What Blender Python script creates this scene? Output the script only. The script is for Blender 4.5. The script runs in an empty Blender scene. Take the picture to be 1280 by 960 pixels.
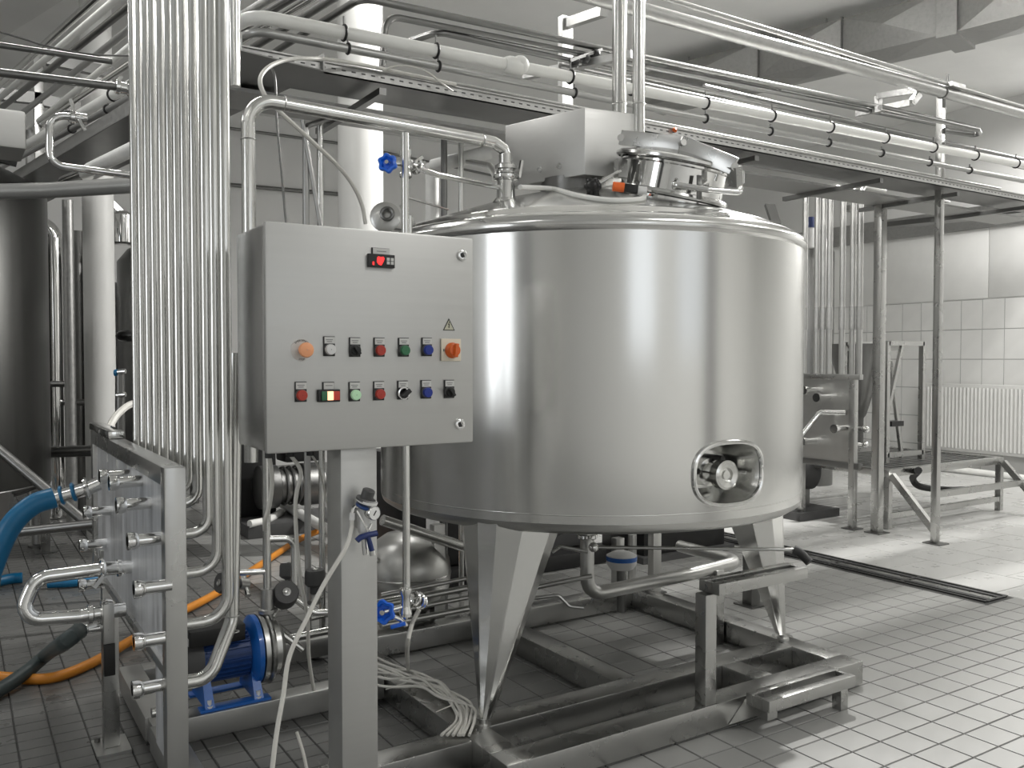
import bpy, bmesh, math, random
from mathutils import Vector, Matrix
random.seed(7)
S = bpy.context.scene
COL = S.collection
V = Vector
# ------------------------------------------------------------------ camera
# world X and Y follow the floor tile grid, the camera stands 1.6 m above the floor
F, PITCH, YAW, H = 1094.0, 0.0284, 0.5681, 1.6
cy, sy, cp, sp = math.cos(YAW), math.sin(YAW), math.cos(PITCH), math.sin(PITCH)
RT, FW, UP = V((cy, -sy, 0)), V((sy*cp, cy*cp, -sp)), V((sy*sp, cy*sp, cp))
cam = bpy.data.cameras.new('camera')
camo = bpy.data.objects.new('camera', cam); COL.objects.link(camo)
cam.sensor_width = 36.0; cam.lens = F/1280*36; cam.clip_start = .05; cam.clip_end = 100
camo.matrix_world = Matrix(((RT.x, UP.x, -FW.x, 0), (RT.y, UP.y, -FW.y, 0), (RT.z, UP.z, -FW.z, H), (0, 0, 0, 1)))
S.camera = camo
# ------------------------------------------------------------------ world, lights, exposure
S.view_settings.view_transform = 'Standard'; S.view_settings.look = 'None'
S.view_settings.gamma = 1; S.view_settings.use_curve_mapping = False
S.view_settings.exposure = -0.05
W = bpy.data.worlds.new('world'); S.world = W; W.use_nodes = True
W.node_tree.nodes['Background'].inputs[0].default_value = (.80, .83, .86, 1)
W.node_tree.nodes['Background'].inputs[1].default_value = 0.6
def area(name, loc, target, sx, syy, power, col=(1, .985, .96), spread=math.pi):
    l = bpy.data.lights.new(name, 'AREA'); l.shape = 'RECTANGLE'; l.size = sx; l.size_y = syy
    l.energy = power; l.color = col; l.spread = spread
    o = bpy.data.objects.new(name, l); COL.objects.link(o); o.location = loc
    o.rotation_euler = (V(target)-V(loc)).to_track_quat('-Z', 'Y').to_euler()
    return o
# ceiling lamps hang at these places (the housings are built further down)
LAMPS = [(3.2, -.6), (6.8, .6), (10.2, 2.6), (11.3, 5.0), (3.4, 6.3), (.4, 5.3), (-2.6, 7.6), (-1.8, 1.6)]
LAMP_W = [64, 60, 80, 140, 32, 50, 40, 8]
for (lx, ly), pw in zip(LAMPS, LAMP_W):
    area('lamp_light', (lx, ly, 4.80), (lx+.001, ly, 0), 1.5, .24, pw)
FLOOD = V((6.30, 4.72, 5.0))       # compact flood lamp whose hard light throws the shadows under the frame and steps
area('lamp_light', FLOOD, (3.4, 3.0, 0.0), .26, .20, 470)
# daylight through the windows in the wall behind the camera and in the right-hand wall
area('window_light', (4.1, -3.85, 2.6), (4.1, 4, 1.6), 1.7, 1.9, 5, (.93, .97, 1))
area('window_light', (1.0, -3.85, 2.6), (1.0, 4, 1.6), 1.6, 1.9, 9, (.93, .97, 1))
area('window_light', (-5.85, 2.0, 2.7), (3, 2.0, 2.2), 1.7, 3.2, 70, (.94, .97, 1))
# ------------------------------------------------------------------ pixel -> place
def ray(px, py): return FW + RT*((px-640)/F) + UP*((480-py)/F)
O = V((0, 0, H))
def onz(px, py, z=0.0): d = ray(px, py); return O + d*((z-H)/d.z)
def onx(px, py, x): d = ray(px, py); return O + d*(x/d.x)
def ony(px, py, y): d = ray(px, py); return O + d*(y/d.y)
def dep(px, py, t): return O + ray(px, py)*t
def pj(p):
    v = V(p)-O; c = v.dot(FW)
    return (640+F*v.dot(RT)/c, 480-F*v.dot(UP)/c, c)
# ------------------------------------------------------------------ materials
MATS = {}
def mat(name, col, rough=.5, metal=0.0, noise=0.0, scale=8.0, stretch=(1, 1, 1), bump=0.0, rvar=0.0, emit=0.0, coat=0.0, aniso=0.0, spec=None):
    m = bpy.data.materials.new(name); m.use_nodes = True; nt = m.node_tree
    b = nt.nodes['Principled BSDF']
    c = tuple(col)+(1,)
    b.inputs['Base Color'].default_value = c; b.inputs['Roughness'].default_value = rough
    b.inputs['Metallic'].default_value = metal
    if spec is not None: b.inputs['Specular IOR Level'].default_value = spec
    if coat: b.inputs['Coat Weight'].default_value = coat
    if aniso: b.inputs['Anisotropic'].default_value = aniso
    if emit:
        b.inputs['Emission Color'].default_value = c; b.inputs['Emission Strength'].default_value = emit
    if noise or bump or rvar:
        tc = nt.nodes.new('ShaderNodeTexCoord'); mp = nt.nodes.new('ShaderNodeMapping')
        mp.inputs['Scale'].default_value = stretch
        n = nt.nodes.new('ShaderNodeTexNoise'); n.inputs['Scale'].default_value = scale; n.inputs['Detail'].default_value = 4
        nt.links.new(tc.outputs['Object'], mp.inputs[0]); nt.links.new(mp.outputs[0], n.inputs['Vector'])
        if noise:
            r = nt.nodes.new('ShaderNodeMapRange'); r.inputs['From Min'].default_value = .25; r.inputs['From Max'].default_value = .75
            r.inputs['To Min'].default_value = 1-noise; r.inputs['To Max'].default_value = 1+noise
            mx = nt.nodes.new('ShaderNodeVectorMath'); mx.operation = 'SCALE'
            mx.inputs[0].default_value = col
            nt.links.new(n.outputs['Fac'], r.inputs['Value']); nt.links.new(r.outputs[0], mx.inputs['Scale'])
            nt.links.new(mx.outputs[0], b.inputs['Base Color'])
        if rvar:
            r2 = nt.nodes.new('ShaderNodeMapRange'); r2.inputs['From Min'].default_value = .3; r2.inputs['From Max'].default_value = .7
            r2.inputs['To Min'].default_value = max(.03, rough-rvar); r2.inputs['To Max'].default_value = rough+rvar
            nt.links.new(n.outputs['Fac'], r2.inputs['Value']); nt.links.new(r2.outputs[0], b.inputs['Roughness'])
        if bump:
            bp = nt.nodes.new('ShaderNodeBump'); bp.inputs['Strength'].default_value = bump; bp.inputs['Distance'].default_value = .01
            nt.links.new(n.outputs['Fac'], bp.inputs['Height']); nt.links.new(bp.outputs[0], b.inputs['Normal'])
    MATS[name] = m
    return m
M = MATS
mat('tank_steel', (.68, .68, .665), .19, 1, noise=.012, scale=5, stretch=(5, 5, .12), rvar=.012, aniso=.3)
mat('storage_tank_steel', (.075, .075, .072), .36, 1, noise=.06, scale=5, stretch=(5, 5, .12), rvar=.03)  # much darker, even steel tone for the storage tank
mat('pipe_steel', (.72, .72, .70), .20, 1, noise=.04, scale=6, rvar=.04)
mat('dull_steel', (.56, .56, .545), .34, 1, noise=.04, scale=10, rvar=.03)
mat('frame_steel', (.48, .48, .468), .28, 1, noise=.025, scale=7, rvar=.02)
mat('cabinet_steel', (.53, .53, .517), .45, 1, noise=.03, scale=5, stretch=(.3, 3, 14), rvar=.04)
mat('cabinet_side', (.62, .62, .61), .26, 1, noise=.03, scale=4, rvar=.03)
mat('panel_steel', (.84, .85, .87), .48, 1, noise=.14, scale=5, stretch=(1, 5, .5), rvar=.08)
mat('polished', (.78, .78, .77), .08, 1, noise=.03, scale=10)
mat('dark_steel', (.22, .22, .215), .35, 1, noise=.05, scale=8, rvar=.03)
mat('galvanised', (.44, .44, .43), .45, .9, noise=.12, scale=30, rvar=.1)
mat('white_pipe', (.80, .80, .77), .35, noise=.03)
mat('grey_pipe', (.42, .42, .41), .3, .6, noise=.05)
mat('white_paint', (.70, .70, .68), .45, noise=.03, scale=3)
mat('ceiling_paint', (.88, .88, .865), .8, noise=.04, scale=1.5)
mat('wall_paint', (.80, .80, .785), .7, noise=.03, scale=1.5)
mat('wall_tile', (.82, .82, .80), .18, noise=.03, scale=4)
mat('wall_joint', (.42, .42, .41), .8, noise=.05)
mat('grout', (.045, .045, .043), .75, noise=.2, scale=20)
mat('tile_light', (.285, .285, .275), .36, noise=.03, scale=6, rvar=.04)
mat('tile_big', (.52, .52, .505), .30, noise=.03, scale=4, rvar=.05)
mat('tile_dark_shaded', (.125, .125, .12), .33, noise=.10, scale=7, rvar=.08)  # smaller left tiles; part of the shade there is put into this colour
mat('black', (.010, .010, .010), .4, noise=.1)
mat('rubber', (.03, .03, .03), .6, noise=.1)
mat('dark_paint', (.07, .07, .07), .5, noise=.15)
mat('blue', (.010, .115, .44), .32, coat=.3, noise=.05)
mat('blue_dark', (.012, .05, .19), .4, noise=.15, scale=20)
mat('blue_hose', (.005, .14, .30), .35, noise=.10, scale=12)
mat('blue_valve', (.008, .14, .75), .3, coat=.3, noise=.04)
mat('navy', (.012, .028, .13), .35, noise=.05)
mat('orange_hose', (.55, .20, .015), .4, noise=.10, scale=10)
mat('green_hose', (.045, .06, .06), .45, noise=.15, scale=15)
mat('cable', (.62, .61, .57), .5, noise=.05)
mat('red', (.42, .035, .02), .35, noise=.04)
mat('red_lamp', (.62, .05, .03), .35, noise=.04)
mat('green', (.03, .16, .07), .35, noise=.04)
mat('peach', (.90, .40, .20), .4, noise=.03)
mat('cream', (.74, .68, .55), .5, noise=.03)
mat('orange_knob', (.70, .13, .02), .3, noise=.05)
mat('button_blue', (.01, .03, .26), .35, noise=.04)
mat('button_white', (.70, .70, .69), .35, noise=.03)
mat('label_white', (.62, .62, .60), .5, noise=.03)
mat('label_ink', (.20, .20, .20), .6, noise=.03)
mat('ink', (.03, .03, .025), .6, noise=.03)
mat('sign_cream', (.55, .54, .42), .5, noise=.03)
mat('led_red', (1, .02, .02), .4, emit=2.2, noise=.01)
mat('lamp_orange', (1, .55, .32), .4, emit=1.5, noise=.01)
mat('lamp_green', (.45, .70, .45), .4, emit=.12, noise=.01)
mat('lamp_diffuser', (1, .985, .95), .5, emit=3.0, noise=.01)
mat('dial', (.85, .85, .84), .4, noise=.02)
mat('radiator', (.72, .72, .70), .4, noise=.02)
mat('label_orange', (.85, .16, .03), .4, noise=.03)
mat('insulation', (.72, .72, .70), .55, noise=.05, scale=20, bump=.1)
# ------------------------------------------------------------------ mesh helpers
class MB:
    def __init__(s): s.v = []; s.f = []
    def add(s, vs, fs):
        k = len(s.v); s.v += [V(p) for p in vs]; s.f += [tuple(i+k for i in f) for f in fs]; return s
    def box(s, x0, x1, y0, y1, z0, z1, mtx=None):
        vs = [V((x, y, z)) for x in (x0, x1) for y in (y0, y1) for z in (z0, z1)]
        if mtx: vs = [mtx @ p for p in vs]
        return s.add(vs, [(0, 1, 3, 2), (4, 6, 7, 5), (0, 4, 5, 1), (2, 3, 7, 6), (0, 2, 6, 4), (1, 5, 7, 3)])
    def bar(s, a, b, w, h, up=(0, 0, 1)):
        a, b = V(a), V(b); d = (b-a).normalized(); u = V(up)
        if abs(d.dot(u)) > .98: u = V((0, 1, 0))
        r = d.cross(u).normalized()*(w/2); t = r.cross(d).normalized()*(h/2)
        vs = [p+i*r+j*t for p in (a, b) for i in (-1, 1) for j in (-1, 1)]
        return s.add(vs, [(0, 1, 3, 2), (4, 6, 7, 5), (0, 4, 5, 1), (2, 3, 7, 6), (0, 2, 6, 4), (1, 5, 7, 3)])
    def hexa(s, bot, top):
        n = len(bot)
        return s.add(list(bot)+list(top), [tuple(reversed(range(n))), tuple(range(n, 2*n))]+[(i, (i+1) % n, n+(i+1) % n, n+i) for i in range(n)])
    def lathe(s, prof, o=(0, 0, 0), axis=(0, 0, 1), n=24, caps=True):
        o, ax = V(o), V(axis).normalized()
        q = V((0, 0, 1)).rotation_difference(ax).to_matrix()
        vs = []; fs = []
        for r, z in prof:
            for i in range(n):
                a = 2*math.pi*i/n; vs.append(o+q @ V((r*math.cos(a), r*math.sin(a), z)))
        for k in range(len(prof)-1):
            for i in range(n):
                j = (i+1) % n; fs.append((k*n+i, k*n+j, (k+1)*n+j, (k+1)*n+i))
        if caps:
            fs.append(tuple(reversed(range(n)))); m = (len(prof)-1)*n; fs.append(tuple(range(m, m+n)))
        return s.add(vs, fs)
    def cyl(s, a, b, r, r2=None, n=16):
        a, b = V(a), V(b); L = (b-a).length
        return s.lathe([(r, 0), (r if r2 is None else r2, L)], a, b-a, n)
    def tube(s, path, r, n=10, caps=True):
        P = [V(p) for p in path]; T = []
        for i in range(len(P)):
            a = P[max(0, i-1)]; b = P[min(len(P)-1, i+1)]; T.append((b-a).normalized())
        u = V((0, 0, 1)) if abs(T[0].z) < .9 else V((1, 0, 0))
        u = (u-T[0]*u.dot(T[0])).normalized(); vs = []; fs = []
        for i, p in enumerate(P):
            if i:
                u = T[i-1].rotation_difference(T[i]) @ u; u = (u-T[i]*u.dot(T[i])).normalized()
            w = T[i].cross(u)
            for k in range(n):
                a = 2*math.pi*k/n; vs.append(p+(u*math.cos(a)+w*math.sin(a))*r)
        for i in range(len(P)-1):
            for k in range(n):
                j = (k+1) % n; fs.append((i*n+k, i*n+j, (i+1)*n+j, (i+1)*n+k))
        if caps:
            fs.append(tuple(reversed(range(n)))); m = (len(P)-1)*n; fs.append(tuple(range(m, m+n)))
        return s.add(vs, fs)
    def torus(s, c, axis, R, r, n=28, m=8):
        ax = V(axis).normalized(); q = V((0, 0, 1)).rotation_difference(ax).to_matrix(); vs = []; fs = []
        for i in range(n):
            a = 2*math.pi*i/n
            for j in range(m):
                b = 2*math.pi*j/m
                vs.append(V(c)+q @ V(((R+r*math.cos(b))*math.cos(a), (R+r*math.cos(b))*math.sin(a), r*math.sin(b))))
        for i in range(n):
            for j in range(m):
                fs.append((i*m+j, ((i+1) % n)*m+j, ((i+1) % n)*m+(j+1) % m, i*m+(j+1) % m))
        return s.add(vs, fs)
    def ball(s, c, r, n=12, sc=(1, 1, 1)):
        vs = []; fs = []; k = n//2
        for i in range(k+1):
            t = math.pi*i/k
            for j in range(n):
                a = 2*math.pi*j/n
                vs.append(V(c)+V((r*sc[0]*math.sin(t)*math.cos(a), r*sc[1]*math.sin(t)*math.sin(a), r*sc[2]*math.cos(t))))
        for i in range(k):
            for j in range(n):
                fs.append((i*n+j, (i+1)*n+j, (i+1)*n+(j+1) % n, i*n+(j+1) % n))
        return s.add(vs, fs)
    def build(s, name, m, parent=None, bevel=0.0, smooth=True, ang=38, kind=None):
        xs = [p.x for p in s.v]; ys = [p.y for p in s.v]; zs = [p.z for p in s.v]
        c = V(((min(xs)+max(xs))/2, (min(ys)+max(ys))/2, min(zs)))
        bm = bmesh.new(); bv = [bm.verts.new(p-c) for p in s.v]
        for f in s.f:
            try: bm.faces.new([bv[i] for i in f])
            except ValueError: pass
        bmesh.ops.remove_doubles(bm, verts=bm.verts, dist=1e-6)
        bmesh.ops.recalc_face_normals(bm, faces=bm.faces)
        if bevel:
            es = [e for e in bm.edges if e.is_manifold and e.calc_face_angle(0) > .6]
            bmesh.ops.bevel(bm, geom=es, offset=bevel, segments=2, affect='EDGES', profile=.6)
        lim = math.radians(ang)
        for e in bm.edges: e.smooth = (not e.is_manifold) or e.calc_face_angle(0) < lim
        for f in bm.faces: f.smooth = smooth
        me = bpy.data.meshes.new(name); bm.to_mesh(me); bm.free()
        me.materials.append(M[m] if isinstance(m, str) else m)
        o = bpy.data.objects.new(name, me); COL.objects.link(o)
        if parent is not None:
            o.parent = parent; base = V((0, 0, 0)); p = parent
            while p is not None: base += p.location; p = p.parent
            o.location = c-base
        else: o.location = c
        if kind: o['kind'] = kind
        return o
def fillet(pts, R, n=6):
    P = [V(p) for p in pts]; out = [P[0]]
    for i in range(1, len(P)-1):
        a = (P[i-1]-P[i]); b = (P[i+1]-P[i]); la, lb = a.length, b.length
        a.normalize(); b.normalize(); th = a.angle(b)
        if th > 3.1: out.append(P[i]); continue
        r = R[i-1] if isinstance(R, (list, tuple)) else R
        t = min(r/math.tan(th/2), la*.48, lb*.48); r = t*math.tan(th/2)
        c = P[i]+(a+b).normalized()*(r/math.sin(th/2))
        s = P[i]+a*t-c; e = P[i]+b*t-c
        w = s.angle(e)
        for k in range(n+1):
            f = k/n; out.append(c+(s*math.sin((1-f)*w)+e*math.sin(f*w))/math.sin(w) if w > 1e-3 else P[i])
    out.append(P[-1]); return out
def spline(pts, n=8):
    P = [V(p) for p in pts]; P = [P[0]*2-P[1]]+P+[P[-1]*2-P[-2]]; out = []
    for i in range(1, len(P)-2):
        a, b, c, d = P[i-1:i+3]
        for k in range(n):
            t = k/n; out.append(.5*((2*b)+(c-a)*t+(2*a-5*b+4*c-d)*t*t+(3*b-a-3*c+d)*t**3))
    out.append(P[-2]); return out
def tag(o, label, cat, group=None):
    o['label'] = label; o['category'] = cat
    if group: o['group'] = group
    return o
def thing(name, label, cat, loc, group=None):
    o = bpy.data.objects.new(name, None); COL.objects.link(o); o.empty_display_size = .1
    o.location = V(loc); return tag(o, label, cat, group)
def struct(o): o['kind'] = 'structure'; return o
def pipe(name, label, cat, path, r, m='pipe_steel', R=None, n=12, group=None, parent=None):
    pts = fillet(path, R if R else r*2.6) if R != 0 else path
    o = MB().tube(pts, r, n).build(name, m, parent)
    if parent is None: tag(o, label, cat, group)
    return o
def text_mesh(name, body, size, mtx, m, parent, depth=.0006):
    cu = bpy.data.curves.new(name, 'FONT'); cu.body = body; cu.size = size; cu.extrude = depth
    cu.align_x = 'CENTER'; cu.align_y = 'CENTER'
    to = bpy.data.objects.new(name, cu); COL.objects.link(to)
    me = bpy.data.meshes.new_from_object(to.evaluated_get(bpy.context.evaluated_depsgraph_get()))
    bpy.data.objects.remove(to); me.name = name
    me.transform(mtx); me.materials.clear(); me.materials.append(M[m])
    o = bpy.data.objects.new(name, me); COL.objects.link(o); base = V((0, 0, 0)); p = parent
    while p is not None: base += p.location; p = p.parent
    o.parent = parent; o.location = -base
    return o
# ================================================================== the room
X0, X1, Y0, Y1, ZC = -6.0, 12.3, -4.0, 13.0, 5.2
fl = struct(MB().box(X0, X1, Y0, Y1, -.12, -.004).build('floor', 'grout', smooth=False))
struct(MB().box(X0, X1, Y0, Y1, ZC, ZC+.1).build('ceiling', 'ceiling_paint', smooth=False))
wr = struct(MB().box(X1, X1+.1, Y0, Y1, -.1, ZC).build('wall_right', 'wall_paint', smooth=False))
struct(MB().box(X0-.1, X0, Y0, 1.1, -.1, ZC).box(X0-.1, X0, 2.9, Y1, -.1, ZC).box(X0-.1, X0, 1.1, 2.9, -.1, 1.0).box(X0-.1, X0, 1.1, 2.9, 4.4, ZC).build('wall_left', 'wall_paint', smooth=False))
w = MB().box(X0-.08, X0-.02, 1.1, 2.9, 1.0, 1.06).box(X0-.08, X0-.02, 1.1, 2.9, 4.34, 4.4)
for y in (1.13, 2.0, 2.87): w.box(X0-.08, X0-.02, y-.03, y+.03, 1.0, 4.4)
struct(w.build('window_3', 'white_paint'))
struct(MB().box(X0, X1, Y1, Y1+.1, -.1, ZC).build('wall_back', 'wall_paint', smooth=False))
wf = MB()   # the wall behind the camera has two window openings
for a, b in ((X0, .2), (1.8, 3.2), (5.0, X1)): wf.box(a, b, Y0-.1, Y0, -.1, ZC)
for a, b in ((.2, 1.8), (3.2, 5.0)): wf.box(a, b, Y0-.1, Y0, -.1, 1.65).box(a, b, Y0-.1, Y0, 3.55, ZC)
struct(wf.build('wall_front', 'wall_paint', smooth=False))
for i, (a, b) in enumerate(((.2, 1.8), (3.2, 5.0))):
    w = MB()
    w.box(a, b, Y0-.08, Y0-.02, 1.65, 1.71).box(a, b, Y0-.08, Y0-.02, 3.49, 3.55)
    n = 2 if i == 0 else 4
    for k in range(n+1):
        x = a+(b-a)*k/n; w.box(x-.03, x+.03, Y0-.08, Y0-.02, 1.65, 3.55)
    struct(w.build('window_%d' % (i+1), 'white_paint'))
for i, (a, b, c, d) in enumerate(((X0, X0+.05, -.65, .35), (5.3, 6.2, Y0, Y0+.05))):  # unseen tall dark doors, added to put dark bands in the tank's reflections
    dd_ = struct(MB().box(a, b, c, d, 0, 3.5).build('door_%d' % (i+1), 'dark_paint', bevel=.005))
    if i == 0: MB().box(b, b+.06, d-.15, d-.10, 1.0, 1.15).build('handle', 'polished', dd_)
    else: MB().box(a+.10, a+.15, d, d+.06, 1.0, 1.15).build('handle', 'polished', dd_)
# ---- floor tiles: each one a piece; 300 largest in the picture as objects, the rest joined
def tile_vf(w, d, g=.0030, z1=0.0):
    a, b = w/2-g, d/2-g; c = .002
    vs = [(-a, -b, -.004), (a, -b, -.004), (a, b, -.004), (-a, b, -.004), (-a+c, -b+c, z1), (a-c, -b+c, z1), (a-c, b-c, z1), (-a+c, b-c, z1)]
    return vs, [(4, 5, 6, 7), (0, 1, 5, 4), (1, 2, 6, 5), (2, 3, 7, 6), (3, 0, 4, 7)]
TW, TD = .1845, .147
cells = []
def cell(x, y, w, d, m):
    c = V((x+w/2, y+d/2, 0))
    if not (X0 < x and x+w < X1 and Y0 < y and y+d < Y1): return
    if (c-O).dot(FW) < .4: cells.append((0, x, y, w, d, m)); return
    px, py, dd = pj(c)
    ar = w*d*F*F*H/dd**3
    seen = 0 < px < 1280 and py < 955
    # the picture shows little of what lies behind the panel, cabinet and leg plates
    if 205 < px < 475 and py > 905: ar *= .6
    cells.append((ar if seen else ar*.01, x, y, w, d, m))
nx0 = math.ceil((1.62-3.063)/TW)
for i in range(nx0, 16):
    x = 3.063+i*TW
    if x > 5.9: break
    for j in range(-42, 74):
        y = 2.076+j*TD
        if x+TW > 5.70 and y+TD > 3.14: continue
        cell(x, y, min(TW, 5.985-x), TD, 'tile_light')
XL = 3.063+nx0*TW
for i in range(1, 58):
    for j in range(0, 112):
        cell(XL-i*.131, 1.9+j*.098, .131, .098, 'tile_dark_shaded')
for i in range(0, 12):
    for j in range(-14, 28):
        cell(5.985+i*.53, 1.6+j*.41+(.205 if i % 2 else 0), .53, .41, 'tile_big')
for i in range(1, 42):
    for j in range(1, 41): cell(XL-i*TW, 1.9-j*TD, TW, TD, 'tile_light')
cells.sort(key=lambda c: -c[0])
TM = {}
for k, (ar, x, y, w, d, m) in enumerate(cells[:300]):
    key = (round(w, 3), round(d, 3), m)
    if key not in TM:
        me = bpy.data.meshes.new('floor_tile'); vs, fs = tile_vf(w, d); me.from_pydata(vs, [], fs); me.materials.append(M[m]); TM[key] = me
    o = bpy.data.objects.new('floor_tile', TM[key]); COL.objects.link(o); o.parent = fl
    o.location = V((x+w/2, y+d/2, random.uniform(-.0004, .0004)))-fl.location
    o.rotation_euler = (random.uniform(-.002, .002), random.uniform(-.002, .002), 0)
me = bpy.data.meshes.new('floor_tile'); vv = []; ff = []; mi = []
mm = ['tile_light', 'tile_dark_shaded', 'tile_big']
for ar, x, y, w, d, m in cells[300:]:
    vs, fs = tile_vf(w, d); k = len(vv); dz = random.uniform(-.0004, .0004)
    vv += [(a+x+w/2-fl.location.x, b+y+d/2-fl.location.y, c+dz-fl.location.z) for a, b, c in vs]
    ff += [tuple(q+k for q in f) for f in fs]; mi += [mm.index(m)]*len(fs)
me.from_pydata(vv, [], ff)
for q in mm: me.materials.append(M[q])
me.polygons.foreach_set('material_index', mi)
o = bpy.data.objects.new('floor_tile', me); COL.objects.link(o); o.parent = fl; o['kind'] = 'stuff'
# ---- wall tiles on the right-hand wall
wz = onx(1160, 378, X1).z
th, tw = .425, .31
wtm = bpy.data.meshes.new('wall_tile')
vs, fs = tile_vf(tw, th, .004, .006); wtm.from_pydata([(-z, x, y) for x, y, z in vs], [], [tuple(reversed(f)) for f in fs]); wtm.materials.append(M['wall_tile'])
for i in range(27):
    for j in range(6):
        z = wz-th*(j+.5)
        if z < .1: continue
        o = bpy.data.objects.new('wall_tile', wtm); COL.objects.link(o); o.parent = wr
        o.location = V((X1-.004, 4.4+tw*(i+.5), z))-wr.location
jb = MB().box(X1-.004, X1, 4.3, 13.0, wz-6*th, wz); jb.build('tile_bed', 'wall_joint', wr, smooth=False)
pm = MB()
for i in range(4):     # large smooth panels above the tiles
    MB().box(X1-.012, X1, 4.4+i*2.4+.006, min(4.4+(i+1)*2.4, 13)-.006, wz+.012, wz+1.0).build('wall_panel', 'wall_tile', wr, bevel=.003)
MB().box(X1-.05, X1, 4.3, 13.0, wz+1.0, wz+1.06).build('ledge', 'galvanised', wr)
MB().box(X1-.02, X1, 4.3, 13.0, wz+1.06, wz+1.32).build('wall_panel', 'galvanised', wr)
# ---- floor drain channel
dr = thing('floor_drain', 'long dark slotted drain channel sunk in the tiles before the platform', 'drain', (5.84, 4.6, 0))
d = MB(); d.box(5.70, 5.985, 3.14, 8.0, -.0035, -.0015); d.build('gutter', 'dark_steel', dr, smooth=False)
for k, (a, b) in enumerate(((5.705, 5.73), (5.755, 5.80), (5.885, 5.93), (5.955, 5.98))):
    MB().box(a, b, 3.145, 8.0, -.0015, .006).build('grate_bar', 'rubber' if k in (1, 2) else 'black', dr)
for y in [3.15+.62*k for k in range(8)]:
    MB().box(5.73, 5.955, y-.012, y+.012, -.0015, .0055).build('cross_bar', 'black', dr)
MB().box(5.81, 5.876, 3.17, 8.0, -.0015, .001).build('grate_strip', 'frame_steel', dr)
# ---- ceiling lamps (out of the picture above and behind; they give the light)
for k, (lx, ly) in enumerate(LAMPS):
    t = thing('ceiling_lamp', 'long white batten lamp hanging under the ceiling', 'lamp', (lx, ly, 4.79), 'batten lamps under the ceiling')
    MB().box(lx-.8, lx+.8, ly-.14, ly+.14, 4.84, 4.90).build('housing', 'white_paint', t, bevel=.01)
    MB().box(lx-.76, lx+.76, ly-.11, ly+.11, 4.815, 4.84).build('diffuser', 'lamp_diffuser', t)
    for dx in (-.6, .6): MB().cyl((lx+dx, ly, 4.90), (lx+dx, ly, ZC), .008, n=8).build('hanger', 'galvanised', t)
fl_ = thing('flood_lamp', 'compact square flood lamp hanging above the tank', 'lamp', FLOOD)
fm = (V((3.4, 3.0, 0))-FLOOD).to_track_quat('-Z', 'Y').to_matrix().to_4x4(); fm.translation = FLOOD
MB().box(-.19, .19, -.15, .15, .05, .13, fm).build('housing', 'dark_paint', fl_, bevel=.01)
MB().box(-.15, .15, -.11, .11, .02, .05, fm).build('lens', 'lamp_diffuser', fl_)
MB().cyl(fm @ V((0, 0, .13)), (FLOOD.x, FLOOD.y, ZC), .012, n=8).build('hanger', 'galvanised', fl_)
# ---- sheet-metal air duct with cross-creased panels under the ceiling
zb = 4.66
A = onz(800, 134, zb); B = onz(1330, 5, zb); dv = (B-A); L = dv.length; dv.normalize()
nr = V((dv.y, -dv.x, 0)); 
if nr.dot(V((A.x, A.y, 0))) < 0: nr = -nr      # away from the camera
hh, ww = .40, .50
duct = thing('air_duct', 'grey sheet-metal air duct with creased panels running under the ceiling', 'duct', (A+B)/2)
sec = [onz(p, q, zb) for p, q in ((800, 134), (948, 98), (1052, 73), (1171, 45), (1197, 39), (1330, 5))]
for i in range(5):
    a, b = sec[i], sec[i+1]
    if i == 3:
        MB().hexa([a-nr*.03-V((0, 0, .03)), b-nr*.03-V((0, 0, .03)), b+nr*(ww+.03)-V((0, 0, .03)), a+nr*(ww+.03)-V((0, 0, .03))],
                  [p+V((0, 0, hh+.06)) for p in (a-nr*.03-V((0, 0, .03)), b-nr*.03-V((0, 0, .03)), b+nr*(ww+.03)-V((0, 0, .03)), a+nr*(ww+.03)-V((0, 0, .03)))]).build('joint_collar', 'galvanised', duct, smooth=False)
        continue
    up = V((0, 0, hh)); q = MB()
    # near side pushed out to a shallow pyramid, the bottom and far side alike
    def pyr(p0, p1, p2, p3, out):
        c = (p0+p1+p2+p3)/4+out; q.add([p0, p1, p2, p3, c], [(0, 1, 4), (1, 2, 4), (2, 3, 4), (3, 0, 4)])
    pyr(a, b, b+up, a+up, -nr*.13)
    pyr(a, a+nr*ww, b+nr*ww, b, V((0, 0, -.04)))
    pyr(a+nr*ww, a+nr*ww+up, b+nr*ww+up, b+nr*ww, nr*.06)
    q.add([a+up, b+up, b+nr*ww+up, a+nr*ww+up], [(0, 1, 2, 3)])
    q.build('duct_section', 'galvanised', duct, smooth=False)
for p in sec[1:3]:
    MB().hexa([p-nr*.015-dv*.008-V((0, 0, .015)), p-nr*.015+dv*.008-V((0, 0, .015)), p+nr*(ww+.015)+dv*.008-V((0, 0, .015)), p+nr*(ww+.015)-dv*.008-V((0, 0, .015))],
              [w+V((0, 0, hh+.03)) for w in (p-nr*.015-dv*.008-V((0, 0, .015)), p-nr*.015+dv*.008-V((0, 0, .015)), p+nr*(ww+.015)+dv*.008-V((0, 0, .015)), p+nr*(ww+.015)-dv*.008-V((0, 0, .015)))]).build('flange', 'dark_steel', duct, smooth=False)
for f in (.12, .5, .88):
    p = A+dv*L*f+nr*ww*.5; MB().cyl(p+V((0, 0, hh)), V((p.x, p.y, ZC)), .012, n=8).build('hanger', 'galvanised', duct)
# ---- pale ceiling beam in the top left corner
a, b = onz(-60, 62, 4.75), onz(120, -60, 4.75); e = (b-a).normalized()
struct(MB().bar(a-e*2+V((0, 0, .2)), b+e*5+V((0, 0, .2)), .34, .5).build('trim_1', 'white_paint', bevel=.01))
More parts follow.
